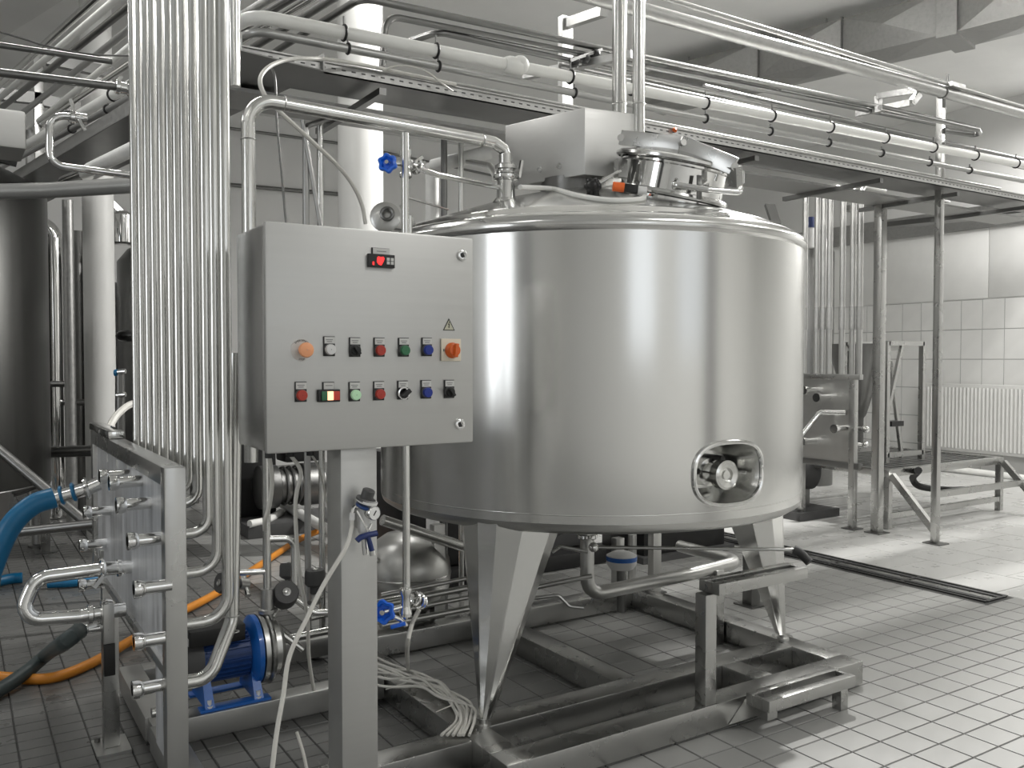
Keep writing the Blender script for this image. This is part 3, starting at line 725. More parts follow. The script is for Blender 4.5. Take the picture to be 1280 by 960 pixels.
MB().bar(V((PX+.03, onx(121, 546, PX+.03).y, PT+.016)), V((PX+.03, onx(146, 550, PX+.03).y, PT+.016)), .06, .03).build('top_clamp', 'polished', pan, bevel=.006)
for px, py, w, m in ((134, 572, .03, 'label_white'), (146, 580, .04, 'label_white'), (159, 588, .03, 'label_white')):
    c = onx(px, py, PX+.017); MB().box(PX+.0165, PX+.018, c.y-w/2, c.y+w/2, c.z-.015, c.z+.015).build('number_tag', m, pan)
def port(px, py, L=.10, r=.019, lab=None, white=False):
    h = onx(px, py, PX+.018-L); y, z = h.y, h.z
    o = MB().lathe([(r, 0), (r, L-.03), (r+.003, L-.028), (r+.007, L-.018), (r+.007, L), (r-.003, L), (r-.003, L-.03)], (PX+.018, y, z), (-1, 0, 0), 20, caps=False).build('port', 'polished', pan)
    MB().lathe([(r-.002, L-.02), (.001, L-.02)], (PX+.018, y, z), (-1, 0, 0), 16, caps=False).build('port_cap', 'button_white' if white else 'dark_steel', o)
    return y, z
near = [port(145, 632, white=True), port(159, 677), port(167, 737), port(167, 803), port(165, 863)]
far = [port(124, 596), port(136, 604), port(104, 641), port(99, 682), port(98, 732), port(100, 788)]
# ---- tall bundle of pipes coming down to the panel
ZTOP = 4.85
specs = [(168, 3.62, 0), (177, 3.55, 0), (185.5, 3.46, 0), (193.5, 3.36, 0), (204, 3.25, 0), (214, 3.14, 0), (222.5, 3.06, 0)]
words = ['first', 'second', 'third', 'fourth', 'fifth', 'sixth', 'seventh']
for k, (px, y, _) in enumerate(specs):
    p = ony(px, 300, y); r = .0135+.0012*k if k < 3 else .0165
    yy, zz = (far[k % 6][0], far[k % 6][1]); zz = min(zz, 1.15)-.02*k
    pipe('process_pipe', 'tall polished steel pipe, %s from the outer edge of the bundle behind the panel' % words[k], 'pipe',
         [(p.x, y, ZTOP), (p.x, y, zz), (PX+.05, y, zz)], r, R=.06, n=14, group='pipes of the tall bundle')
specs2 = [(232, 2.98, 1.17, .0165), (244, 2.86, near[0][1], .0165), (257, 2.76, near[1][1], .0165), (268, 2.75, near[2][1], .0165), (281, 2.74, near[3][1], .018)]
bl = ['bending into the panel below its top rail', 'bending into the panel port with the white cap', 'bending into the second port under the white-capped one',
      'bending into the third port under the white-capped one', 'bending into the panel just above the blue motor']
for k, (px, y, z, r) in enumerate(specs2):
    p = ony(px, 300, y)
    pipe('process_pipe', 'tall polished steel pipe %s' % bl[k], 'pipe', [(p.x, y, ZTOP), (p.x, y, z), (PX+.05, y, z)], r, R=.075, n=16, group='pipes of the tall bundle')
# extra pipe closing the bundle on the cabinet side
p = ony(294, 60, 4.05)
pipe('process_pipe', 'tall steel pipe ending at the rack beside the bundle', 'pipe', [(p.x, 4.05, ZTOP), (p.x, 4.05, ony(294, 108, 4.05).z)], .024, R=0, n=12, group='pipes of the tall bundle')
# lowest pipe: comes from behind the cabinet, leans down to the panel's lowest port
p = ony(296.5, 600, 2.86)
pb = near[4]
tn = thing('product_pipe', 'thick polished pipe bending over the blue motor to the lowest panel port', 'pipe', (p.x, 2.86, .6))
MB().tube(fillet([(p.x, 2.86, 1.62), ony(290, 775, 2.86), ony(262, 848, 2.80), V((PX+.03, ony(262, 848, 2.80).y, ony(225, 856, 2.78).z))], [.07, .07]), .0225, 16).build('pipe_run', 'pipe_steel', tn)
for f in (770, 790):
    q = ony(290, f, 2.86); MB().torus(q, (0, .1, 1), .0225, .002, 20, 6).build('weld_ring', 'dull_steel', tn)
# ---- inlet pipe to the tank dome
YI = nb.y
top = nb+V((0, 0, .20)); e1 = ony(612, 177, YI); c0 = ony(310, 122, YI); vb_ = V((c0.x, YI, 1.2))
ip = thing('inlet_pipe', 'polished pipe rising behind the cabinet and crossing to the tank dome', 'pipe', (c0.x, YI, 1.2))
MB().tube(fillet([vb_, c0, e1+V((.02, 0, -.0)), V((nb.x, YI, e1.z-.03)), top], [.10, .03, .06], 8), .027, 18).build('pipe_run', 'pipe_steel', ip)
for q, a in ((c0+V((.14, 0, 0)), (1, 0, -.03)), (c0+V((0, 0, -.16)), (0, 0, 1)), (e1-V((.04, 0, 0)), (1, 0, 0))):
    MB().torus(q, a, .027, .003, 20, 6).build('weld_ring', 'dull_steel', ip)
# ---- swing bend joining two panel ports
sb = thing('swing_bend', 'polished U-shaped swing bend clamped to the panel', 'pipe bend', dep(60, 780, 2.9))
u0 = onx(157, 709, PX); XB = .20
l0 = onx(152, 764, PX)
uY, lY = u0.y, u0.y-.02
MB().tube(fillet([u0+V((.018, 0, 0)), ony(128, 711, uY), ony(45, 722, uY), ony(22, 776, lY), ony(100, 770, lY), ony(122, 766, lY)], [.02, .06, .05, .02], 8), .024, 18).build('bend_tube', 'polished', sb)
q = ony(127, 710.5, uY); MB().torus(q, (1, .1, 0), .030, .009, 24, 8).build('clamp_ring', 'polished', sb)
MB().bar(q+V((0, 0, .03)), q+V((0, 0, .065)), .012, .02).build('clamp_nut', 'polished', sb)
MB().bar(q+V((.0, -.03, -.02)), q+V((-.03, -.035, -.055)), .014, .014).build('clamp_nut', 'polished', sb)
MB().lathe([(.022, 0), (.022, .03), (.03, .034), (.03, .045)], (PX+.018, u0.y, u0.z), (-1, 0, 0), 20).build('port_union', 'polished', sb)
# ---- butterfly valve under the swing bend, lever down
bv = thing('butterfly_valve', 'butterfly valve with black lever hanging below the swing bend', 'valve', dep(135, 835, 2.9))
q = ony(133, 765, lY)
MB().lathe([(.024, -.06), (.034, -.058), (.034, -.045), (.026, -.04), (.026, -.02), (.042, -.018), (.046, 0), (.042, .018), (.024, .02), (.024, .06)], q, (1, 0, 0), 24).build('valve_body', 'polished', bv)
MB().bar(q+V((-.0, -.05, .04)), q+V((0, -.055, -.095)), .034, .014, (0, 1, 0)).build('lever', 'frame_steel', bv, bevel=.003)
MB().bar(q+V((0, -.055, -.095)), q+V((0, -.055, -.205)), .036, .018, (0, 1, 0)).build('lever_grip', 'black', bv, bevel=.004)
# ================================================================== hoses
bh = thing('blue_hose', 'thick blue hose with steel coupling running from the panel', 'hose', onz(10, 720, 0))
HD = 3.25
pth = [dep(124, 604, HD), dep(108, 611, HD-.02), dep(90, 616, HD-.04), dep(68, 622, HD-.06), dep(40, 632, HD-.1), dep(12, 660, HD-.14), dep(-12, 715, HD-.17)]
pth2 = [pth[3], pth[4], pth[5], pth[6], dep(-35, 790, HD-.2), onz(-80, 960, .04), onz(-190, 1000, .04)]
MB().tube(spline(pth2), .038, 16).build('hose', 'blue_hose', bh)
cpl = MB().tube([pth[0], pth[1], pth[2], pth[3], pth[3]*.8+pth[4]*.2], .026, 16).build('coupling', 'polished', bh)
for px, py, r in ((67, 622, .034), (77, 619, .030), (92, 615, .030)):
    MB().torus(dep(px, py, HD-.05), (pth[2]-pth[3]), r, .006, 20, 8).build('coupling_ring', 'blue_hose' if px > 70 else 'polished', cpl)
MB().torus(dep(108, 611, HD-.02), (pth[1]-pth[2]), .033, .009, 20, 8).build('coupling_nut', 'polished', cpl)
tag(MB().tube(spline([onz(-160, 760, .04), onz(-40, 735, .04), onz(10, 724, .04), onz(28, 722, .04)]), .038, 14).build('blue_hose', 'blue_hose'), 'short end of blue hose lying on the floor under the far tank', 'hose')
tag(MB().tube(spline([onz(60, 730, .035), onz(95, 728, .035), onz(130, 722, .035), onz(165, 712, .035)]), .03, 12).build('blue_hose', 'blue_hose'), 'dark blue hose on the floor behind the connection panel', 'hose')
tag(MB().tube(spline([onz(-70, 838, .035), onz(0, 846, .027), onz(60, 848, .027), onz(110, 831, .027), onz(160, 803, .035), onz(215, 771, .035), onz(270, 742, .035), onz(330, 703, .035), onz(375, 674, .05), onz(413, 659, .10), onz(445, 652, .06), onz(520, 640, .035)]), .026, 14).build('orange_hose', 'orange_hose'), 'orange hose winding over the floor behind the panel and motor', 'hose')
h0 = onx(100, 788, PX-.082)
tag(MB().tube(spline([h0, h0+V((-.06, -.03, -.03)), onz(60, 817, .13), onz(30, 842, .06), onz(-10, 868, .036), onz(-70, 900, .036)]), .034, 14).build('green_hose', 'green_hose'), 'dark grey-green hose dropping from the panel to the floor', 'hose')
# ================================================================== skid and blue motor pump
sk = thing('pump_skid', 'low steel skid beams under the blue motor', 'frame', (1.2, 3.78, 0))
MB().box(.65, 1.66, 3.70, 3.80, .03, .13).build('skid_beam', 'dull_steel', sk, bevel=.005)
MB().box(.64, .74, 3.80, 4.50, .03, .13).build('skid_beam', 'dull_steel', sk, bevel=.005)
MB().box(.64, .74, 2.86, 3.70, .03, .13).build('skid_beam', 'dull_steel', sk, bevel=.005)
MB().box(.74, 1.66, 4.40, 4.50, .03, .13).build('skid_beam', 'dull_steel', sk, bevel=.005)
for x, y in ((.69, 4.40), (.70, 2.95), (1.6, 3.75), (1.6, 4.45)): MB().lathe([(.04, 0), (.04, .01), (.02, .014), (.02, .04)], (x, y, 0), n=12).build('skid_foot', 'dark_steel', sk)
mz = .315; my = 3.86
mx0, mx1 = ony(222, 840, my).x, ony(318, 838, my).x
pm = thing('pump_motor', 'blue electric pump motor with black terminal box on the skid', 'motor', ((mx0+mx1)/2, my, .13))
fin = [(.001, 0), (.085, 0), (.10, .015), (.10, .03)]
MB().lathe([(.001, 0), (.09, 0), (.105, .02), (.105, .11)], (mx0-.02, my, mz), (1, 0, 0), 28, caps=False).build('fan_cowl', 'dark_paint', pm)
body = MB().lathe([(.093, 0), (.093, mx1-mx0-.10)], (mx0+.09, my, mz), (1, 0, 0), 28).build('motor_body', 'blue_dark', pm)
fins = MB()
for k in range(26):
    a = 2*math.pi*k/26
    c = V((0, math.cos(a), math.sin(a)))
    fins.bar(V((mx0+.10, my, mz))+c*.098, V((mx1-.04, my, mz))+c*.098, .004, .016, c)
fins.build('cooling_fin', 'blue_dark', body)
MB().lathe([(.10, 0), (.135, .01), (.15, .02), (.15, .04), (.10, .045)], (mx1-.035, my, mz), (1, 0, 0), 36).build('motor_flange', 'blue', pm)
MB().lathe([(.15, 0), (.15, .02), (.12, .03), (.12, .08), (.10, .10), (.05, .11)], (mx1+.012, my, mz), (1, 0, 0), 36).build('pump_casing', 'dull_steel', pm)
MB().torus((mx1+.05, my, mz), (1, 0, 0), .145, .012, 36).build('casing_clamp', 'frame_steel', pm)
tb = ony(276, 803, my-.10)
MB().box(tb.x-.13, tb.x+.10, my-.12, my+.02, mz+.085, mz+.155).build('terminal_box', 'black', pm, bevel=.008)
MB().box(tb.x-.132, tb.x-.13, my-.10, my-.02, mz+.09, mz+.12).build('box_label', 'label_white', pm)
MB().box(mx0+.06, mx1+.03, my-.15, my-.09, .131, .142).build('base_plate', 'blue', pm, bevel=.002)
MB().box(mx0+.06, mx1+.03, my+.05, my+.11, .131, .142).build('base_plate', 'blue', pm, bevel=.002)
for x in (mx0+.10, mx1-.02):
    MB().hexa([V((x-.02, my-.14, .142)), V((x+.02, my-.14, .142)), V((x+.02, my+.10, .142)), V((x-.02, my+.10, .142))], [V((x-.015, my-.07, mz-.06)), V((x+.015, my-.07, mz-.06)), V((x+.015, my+.07, mz-.06)), V((x-.015, my+.07, mz-.06))]).build('motor_foot', 'blue', pm)
    MB().lathe([(.016, 0), (.016, .008), (.009, .008), (.009, .03), (.001, .03)], (x, my-.125, .142), n=10, caps=False).build('foot_bolt', 'button_white', pm)
MB().lathe([(.025, 0), (.025, .03), (.04, .034), (.04, .05), (.03, .054), (.028, .14)], (mx1+.06, my, mz+.12), (0, 0, 1), 20).build('pump_outlet', 'dull_steel', pm)
# ---- upright tube from the pump and its branch
xp = mx1+.06
t = thing('pump_riser', 'slim upright tube rising from the pump behind the cabinet post', 'pipe', (xp, my, mz+.26))
MB().tube([(xp, my, mz+.26), (xp, my, 2.05)], .018, 14).build('riser_tube', 'pipe_steel', t)
zb1 = ony(340, 673, my).z
bt = MB().tube(fillet([(xp, my, zb1), ony(368, 673, my), ony(368, 748, my), ony(392, 766, my-.05), ony(425, 765, my-.05)], [.05, .03, .04]), .016, 12).build('branch_tube', 'pipe_steel', t)
MB().tube([(xp, my, ony(320, 716, my).z), ony(296, 716, my)], .014, 10).build('side_stub', 'pipe_steel', t)
for py in (776, ): MB().lathe([(.032, -.012), (.036, 0), (.032, .012)], ony(323, py, my), n=20).build('clamp', 'polished', t)
# ---- valve cluster on the skid
def valve(name, label, c, ax, r, L, m='dark_paint'):
    t = thing(name, label, 'valve', V(c)-V((0, 0, r)))
    ax = V(ax).normalized(); c = V(c)
    MB().lathe([(r*.5, 0), (r*.5, L*.35), (r*.8, L*.4), (r, L*.48), (r, L*.9), (r*.9, L), (r*.3, L)], c, ax, 20).build('actuator', m, t)
    MB().lathe([(r*.32, L), (r*.32, L+.004), (r*.2, L+.006), (r*.12, L+.004)], c, ax, 14).build('actuator_cap', 'frame_steel', t)
    sd = ax.orthogonal().normalized()
    MB().lathe([(r*.45, -L*.3), (r*.55, -L*.25), (r*.55, L*.1), (r*.45, L*.12)], c, ax, 16).build('valve_body', 'dull_steel', t)
    MB().cyl(c-sd*r*1.3-ax*.02, c+sd*r*1.3-ax*.02, r*.3, n=12).build('port_stub', 'pipe_steel', t)
    return t
v1 = ony(352, 752, my+.10)
valve('diaphragm_valve', 'black round valve actuator beside the pump riser', v1, (-.1, -.75, .45), .058, .15)
valve('diaphragm_valve', 'black mushroom-shaped valve head standing behind the cabinet post', ony(394, 745, my+.25), (0, 0, 1), .05, .13)
valve('diaphragm_valve', 'dark valve head half hidden by the branch tube', ony(362, 735, my+.3), (.1, .2, 1), .05, .12)
valve('diaphragm_valve', 'black valve actuator lying low left of the pump riser', ony(302, 730, my+.35), (-.8, -.2, .2), .05, .12)
pipe('drain_tube', 'sloping steel tube with union low behind the white air hose', 'pipe', [ony(335, 778, my+.03), ony(352, 792, my), ony(378, 812, my-.02)], .018, R=0)
pipe('drain_tube', 'lower manifold tube passing behind the cabinet post', 'pipe', [ony(352, 800, my+.25), ony(430, 784, my+.25), ony(470, 775, my+.25)], .02, R=0)
pipe('drain_tube', 'upper manifold tube passing behind the cabinet post', 'pipe', [ony(388, 772, my+.33), ony(430, 762, my+.33), ony(500, 748, my+.33), ony(575, 738, my+.33)], .018, R=0)
# ---- white pipe on the floor behind and dark machine
wp = thing('white_floor_pipe', 'white pipe with a branch running low along the floor behind the pump', 'pipe', onz(380, 650, .10))
MB().tube([onz(300, 598, .16), onz(345, 625, .16), onz(420, 668, .16), onz(470, 694, .16)], .045, 12).build('main_run', 'white_pipe', wp)
MB().tube([onz(352, 640, .14), onz(333, 651, .14), onz(312, 655, .14)], .035, 12).build('branch', 'white_pipe', wp)
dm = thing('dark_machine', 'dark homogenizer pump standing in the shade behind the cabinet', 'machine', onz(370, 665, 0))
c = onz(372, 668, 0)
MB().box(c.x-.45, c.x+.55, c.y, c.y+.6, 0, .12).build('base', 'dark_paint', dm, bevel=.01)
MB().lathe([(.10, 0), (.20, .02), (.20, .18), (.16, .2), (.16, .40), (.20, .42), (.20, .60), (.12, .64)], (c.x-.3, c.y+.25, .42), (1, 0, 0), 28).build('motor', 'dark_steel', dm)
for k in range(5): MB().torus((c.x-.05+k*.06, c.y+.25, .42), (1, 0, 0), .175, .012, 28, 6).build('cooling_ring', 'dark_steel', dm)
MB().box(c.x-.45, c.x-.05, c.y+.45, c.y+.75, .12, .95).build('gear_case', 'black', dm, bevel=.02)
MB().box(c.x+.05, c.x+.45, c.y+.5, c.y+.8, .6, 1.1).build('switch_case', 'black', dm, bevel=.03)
# ---- round vessel behind
rv = thing('round_vessel', 'small round steel vessel on the floor behind the cabinet post', 'vessel', onz(510, 762, 0))
c = dep(508, 715, 5.1)
MB().lathe([(.001, -.24), (.12, -.225), (.20, -.17), (.25, -.08), (.258, -.02), (.258, .02), (.25, .08), (.20, .17), (.12, .225), (.001, .24)], c, n=40, caps=False).build('vessel_body', 'dull_steel', rv)
MB().torus(c, (0, 0, 1), .258, .005, 40, 6).build('seam', 'frame_steel', rv)
MB().lathe([(.14, 0), (.14, c.z-.19)], (c.x, c.y, 0), n=24).build('skirt', 'dark_steel', rv)
# ---- long pipes running low behind the tank legs
low = [((478, 650), (600, 690), .03, 4.75, 'upper', 'sloping steel pipe under the tank bottom behind the slim riser'), ((470, 700), (560, 728), .016, 4.9, '', 'thin sloping tube beside the round vessel')]
for a, b, r, d_, _, lab in low: pipe('low_pipe', lab, 'pipe', [dep(a[0], a[1], d_), dep(b[0], b[1], d_+.4)], r, R=0)
for k, (py, y, r) in enumerate(((738, 4.05, .012), (750, 4.0, .016), (762, 3.95, .012), (776, 3.9, .016))):
    a, b = ony(476, py+6, y), ony(640, py-26, y)
    pipe('low_pipe', ['topmost', 'second', 'third', 'lowest'][k]+' of four parallel tubes running low behind the front tank leg', 'pipe', [a, b], r, 'dull_steel', R=0, group='parallel tubes behind the front tank leg')
for px, y0_, py1, py2, lab in ((547, 4.45, 655, 800, 'grey square stanchion left of the front tank leg'), (772, 4.75, 672, 760, 'steel stanchion standing behind the tank outlet'), (790, 4.6, 668, 755, 'slim tube stanchion right of the tank outlet'), (818, 4.5, 665, 752, 'flat steel stanchion behind the outlet pipe')):
    b_ = ony(px, py2, y0_); zt = ony(px, py1, y0_).z
    zt = min(zt, .86)
    s_ = thing('stanchion', lab, 'post', (b_.x, y0_, 0))
    if px == 790: MB().cyl((b_.x, y0_, .01), (b_.x, y0_, zt), .03, n=14).build('shaft', 'dull_steel', s_)
    else: MB().box(b_.x-.035, b_.x+.035, y0_-.03, y0_+.03, .01, zt).build('shaft', 'dull_steel', s_, bevel=.004)
    MB().box(b_.x-.06, b_.x+.06, y0_-.06, y0_+.06, 0, .01).build('base_plate', 'dark_steel', s_)
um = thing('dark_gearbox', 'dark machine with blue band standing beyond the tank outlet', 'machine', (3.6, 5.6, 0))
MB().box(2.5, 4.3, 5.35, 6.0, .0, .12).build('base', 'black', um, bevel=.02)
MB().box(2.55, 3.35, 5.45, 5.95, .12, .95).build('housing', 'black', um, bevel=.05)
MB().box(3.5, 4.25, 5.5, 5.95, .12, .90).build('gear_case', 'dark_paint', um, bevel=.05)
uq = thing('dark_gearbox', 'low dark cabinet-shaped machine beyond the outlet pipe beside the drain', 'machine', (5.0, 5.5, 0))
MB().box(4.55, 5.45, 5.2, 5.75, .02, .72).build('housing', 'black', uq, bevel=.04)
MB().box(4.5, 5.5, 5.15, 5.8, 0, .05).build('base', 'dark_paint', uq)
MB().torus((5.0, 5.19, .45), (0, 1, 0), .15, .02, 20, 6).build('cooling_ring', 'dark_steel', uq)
q = dep(777, 700, 5.2); MB().lathe([(.07, -.05), (.09, -.02), (.09, .03), (.05, .05)], q, (0, 0, 1), 20).build('filter_bowl', 'button_white', um)
MB().lathe([(.092, .0), (.092, .025)], q, (0, 0, 1), 20).build('blue_band', 'blue', um)
MB().cyl(V((q.x, q.y, .1)), q-V((0, 0, .05)), .03, n=12).build('filter_stem', 'dark_steel', um)
MB().lathe([(.12, 0), (.16, .03), (.16, .25), (.12, .3)], (3.45, 5.2, .45), (1, .2, 0), 24).build('motor', 'dark_paint', um)
for k, pts in enumerate((((672, 734), (740, 720), .012), ((668, 748), (698, 744), (712, 758), (730, 760), .009), ((690, 690), (700, 683), (735, 690), .010))):
    r = pts[-1]; pipe('small_tube', ['thin tube sloping up to the tank outlet', 'bent thin tube low behind the front tank leg', 'short hooked tube under the tank bottom'][k], 'pipe', [dep(a, b, 4.35) for a, b in pts[:-1]], r, 'dull_steel', R=.03, n=8)
# ================================================================== spray line with blue handwheels
xs = dep(507, 400, 3.05)
cl = thing('spray_line', 'slim upright tube with blue handwheel valves in front of the tank', 'pipe', (xs.x, xs.y, .5))
zlo, zhi = dep(507, 770, 3.05).z, dep(507, 168, 3.05).z
MB().tube([(xs.x, xs.y, zlo), (xs.x, xs.y, zhi)], .0135, 14).build('upright_tube', 'pipe_steel', cl)
MB().tube([dep(512, 270, 3.06), dep(512, 320, 3.06)], .010, 10).build('twin_tube', 'pipe_steel', cl)
MB().tube([dep(510, 205, 3.05), dep(545, 218, 3.3), nb+V((-.04, 0, .07))], .012, 12).build('cross_tube', 'pipe_steel', cl)
MB().tube([dep(506, 246, 3.06), dep(560, 262, 3.3)], .004, 6).build('small_tube', 'pipe_steel', cl)
def hand(cpx, cpy, d_, ax, R_, par):
    c = dep(cpx, cpy, d_); ax = V(ax).normalized(); q_ = V((0, 0, 1)).rotation_difference(ax).to_matrix()
    n = 6*8; top_ = []; 
    pts = []
    for k in range(n):
        a = 2*math.pi*k/n; r = R_*(1+.10*math.cos(6*a)); pts.append((r*math.cos(a), r*math.sin(a)))
    w = MB(); rings = []
    for s_, z in ((.95, -.010), (1.0, -.006), (1.0, .006), (.93, .010), (.68, .008), (.55, -.002), (.25, 0), (.2, .008), (.001, .008)):
        rings.append([c+q_ @ V((x*s_, y*s_, z)) for x, y in pts])
    vs = [p for r in rings for p in r]
    w.add(vs, [(k*n+i, k*n+(i+1) % n, (k+1)*n+(i+1) % n, (k+1)*n+i) for k in range(len(rings)-1) for i in range(n)]+[tuple(range(n))])
    o = w.build('handwheel', 'blue_valve', par)
    MB().cyl(c+ax*.006, c+ax*.016, R_*.22, n=10).build('wheel_nut', 'polished', o)
    return c
h1 = hand(484.5, 204, 3.00, (-.62, -.78, .1), .032, cl)
e_ = dep(507, 205, 3.05)
MB().cyl(h1, e_, .009, n=10).build('valve_spindle', 'polished', cl)
MB().lathe([(.016, -.05), (.022, -.045), (.022, -.03), (.017, -.02), (.017, .02), (.022, .03), (.022, .045), (.016, .05)], e_, (0, 0, 1), 16).build('valve_body', 'polished', cl)
MB().lathe([(.016, 0), (.024, .005), (.024, .015), (.017, .02), (.017, .04)], e_, (.8, .4, -.1), 16).build('union', 'polished', cl)
for k, (a, b) in enumerate((((519, 203), (528, 196)), ((523, 209), (531, 203)), ((519, 216), (527, 209)))): MB().bar(dep(*a, 3.06), dep(*b, 3.08), .010, .012).build('clamp_wing', 'polished', cl)
MB().torus(dep(521, 208, 3.07), (.8, .4, -.1), .024, .005, 20, 6).build('clamp_ring', 'polished', cl)
h2 = hand(479, 765, 3.02, (-.62, -.78, .1), .040, cl)
e2 = dep(507, 752, 3.05)
MB().cyl(h2, dep(507, 757, 3.05), .010, n=10).build('valve_spindle', 'polished', cl)
MB().lathe([(.014, -.06), (.022, -.05), (.022, -.035), (.018, -.02), (.018, .02), (.022, .03), (.022, .045), (.014, .05)], e2, (0, 0, 1), 16).build('valve_body', 'polished', cl)
for k in range(3): MB().torus(dep(519+k*4, 748+k*2, 3.07), (.8, .4, -.1), .022+.004*(k % 2), .005, 20, 6).build('clamp_ring', 'polished', cl)
MB().tube([dep(490, 770, 3.03), dep(500, 774, 3.04), dep(508, 782, 3.05)], .009, 10).build('drain_spout', 'polished', cl)
MB().bar(dep(488, 784, 3.02), dep(507, 779, 3.03), .016, .012).build('blue_lever', 'blue_valve', cl, bevel=.003)
# ---- hoses and cables
def cable(lab, pts, r=.0055, m='cable', g=None, name='cable', cat='cable'):
    return tag(MB().tube(spline(pts), r, 8).build(name, m), lab, cat, g)
cable('white air hose hanging from the regulator to the floor', [Q(440, 650, .05), Q(439, 662, .05), ony(432, 685, 2.22), ony(405, 730, 2.20), ony(385, 770, 2.18), ony(362, 820, 2.16), ony(354, 870, 2.14), ony(346, 915, 2.12), ony(340, 965, 2.10), ony(337, 1010, 2.1)], .0062, name='air_hose', cat='hose')
cable('white cable hanging from the left end of the cabinet', [(.74, 2.42, 1.33), ony(340, 600, 2.45), ony(337, 630, 2.47), ony(331, 652, 2.5), ony(331, 662, 2.6)], .0065)
cable('long white cable hanging behind the post from the cabinet bottom', [(.80, 2.42, 1.33), ony(376, 590, 2.43), ony(370, 620, 2.44), ony(370, 660, 2.46), ony(375, 720, 2.5), ony(384, 770, 2.6), ony(386, 820, 2.7), ony(392, 862, 2.8)], .006)
cable('thin straight cord slanting down behind the cabinet post', [(.86, 2.42, 1.33), ony(400, 590, 2.5), ony(414, 655, 2.6)], .0035)
cable('short white cable end sticking up beside the post foot', [ony(371, 915, 2.9), ony(380, 945, 2.85), ony(388, 985, 2.8)], .006)
cable('white hose curving down from the lower handwheel valve', [dep(524, 762, 3.08), dep(515, 780, 3.08), dep(509, 810, 3.1), onz(510, 838, .14)], .008, name='hose', cat='hose')
random.seed(3)
for k in range(9):
    o_ = [random.uniform(-1, 1) for _ in range(6)]
    z_ = .145+.006*(k % 3)
    pts = [onz(440, 808+o_[0]*6+k*4.5, .17), onz(480, 826+o_[1]*6+k*3.4, z_+.02), onz(520+o_[5]*5, 843+o_[2]*9+k*1.5, z_+.012), onz(550, 862+o_[3]*11, z_+.004), onz(565+k*3.2, 880+o_[4]*6, z_), onz(570+k*2.6+3*o_[4], 900, z_), onz(556+k*3.2+o_[5]*5, 919, .136)]
    cable('grey-white cable in the loose bundle lying on the frame beam', pts, .0062, g='cables bundled on the frame beam')
for k, (a, b) in enumerate((((482, 862), (508, 853)), ((545, 890), (566, 881)))):
    cable(['thin cable tie end sticking out of the bundle near the post', 'thin cable tie end sticking out of the bundle near the tank leg'][k], [onz(a[0], a[1], .15), onz(b[0], b[1], .17)], .0025, name='cable_tie', cat='cable tie')
_p = onz(521, 935, 0); MB().cyl((_p.x+.12, _p.y, 0), (_p.x+.12, _p.y, .05), .016, n=12).build('levelling_foot', 'frame_steel', fr)
# ---- two uprights over the drive cover
for px, d_, r, py1, lab in ((774, 4.30, .0355, 150, 'thicker polished upright pipe rising from the drive cover'), (798, 4.18, .030, 192, 'thinner polished upright pipe rising beside the drive cover')):
    b_ = dep(px, py1, d_)
    t = thing('riser_pipe', lab, 'pipe', b_)
    MB().tube([(b_.x, b_.y, b_.z-.02), (b_.x, b_.y, ZC)], r, 18).build('tube', 'pipe_steel', t)
    MB().torus((b_.x, b_.y, dep(px, 131, d_).z), (0, 0, 1), r, .003, 20, 6).build('weld_ring', 'dull_steel', t)
# ================================================================== overhead pipe rack
YT = 4.27
def clip(p, ax, r, par, stem=.05):
    o = MB().torus(p, ax, r+.004, .007, 18, 6).build('pipe_clip', 'black', par)
    MB().cyl(V(p)+V((0, 0, r)), V(p)+V((0, 0, r+stem)), .006, n=6).build('clip_stem', 'dark_steel', o)
# white pipe with clips, X-run and the angled run on the left
wpz = thing('overhead_white_pipe', 'long white overhead pipe held by black clips', 'pipe', ony(700, 98, 4.2))
c0_ = ony(316, 19, 4.2); r_end = ony(1340, 218, 4.2)
lf = onz(67, 162, c0_.z); lf = lf+(lf-c0_)*.9
MB().tube(fillet([lf, c0_, r_end], .12), .033, 16).build('pipe_run', 'white_pipe', wpz)
dX = (r_end-c0_).normalized(); dL = (lf-c0_).normalized()
def atpx(a, b, px):      # point of segment a-b seen at pixel column px
    lo, hi = 0.0, 1.0; inc = pj(b)[0] > pj(a)[0]
    for _ in range(40):
        m = (lo+hi)/2
        if (pj(a.lerp(b, m))[0] < px) == inc: lo = m
        else: hi = m
    return a.lerp(b, lo)
for px in (430, 545, 713, 790, 882, 965, 1038, 1107, 1167, 1219, 1270): clip(atpx(c0_, r_end, px), dX, .033, wpz)
for px in (142, 92): clip(atpx(c0_, lf, px), dL, .033, wpz)
MB().lathe([(.038, 0), (.05, .03), (.05, .10), (.038, .13)], atpx(c0_, r_end, 630), dX, 16).build('union', 'white_pipe', wpz)
MB().ball(atpx(c0_, r_end, 650)+V((0, 0, .01)), .055).build('union_bulge', 'white_pipe', wpz)
gpz = thing('overhead_grey_pipe', 'long grey overhead pipe running just under the white one', 'pipe', ony(700, 115, 4.2))
g0, g1 = ony(318, 38, 4.2), ony(1340, 238, 4.2); gl = onz(70, 172, g0.z); gl = gl+(gl-g0)*.9
MB().tube(fillet([gl, g0, g1], .10), .021, 14).build('pipe_run', 'grey_pipe', gpz)
for px in (435, 548, 718, 882, 963, 1036, 1102, 1162, 1212): clip(atpx(g0, g1, px), dX, .021, gpz, .03)
for px in (135, 90): clip(atpx(g0, gl, px), dL, .021, gpz, .03)
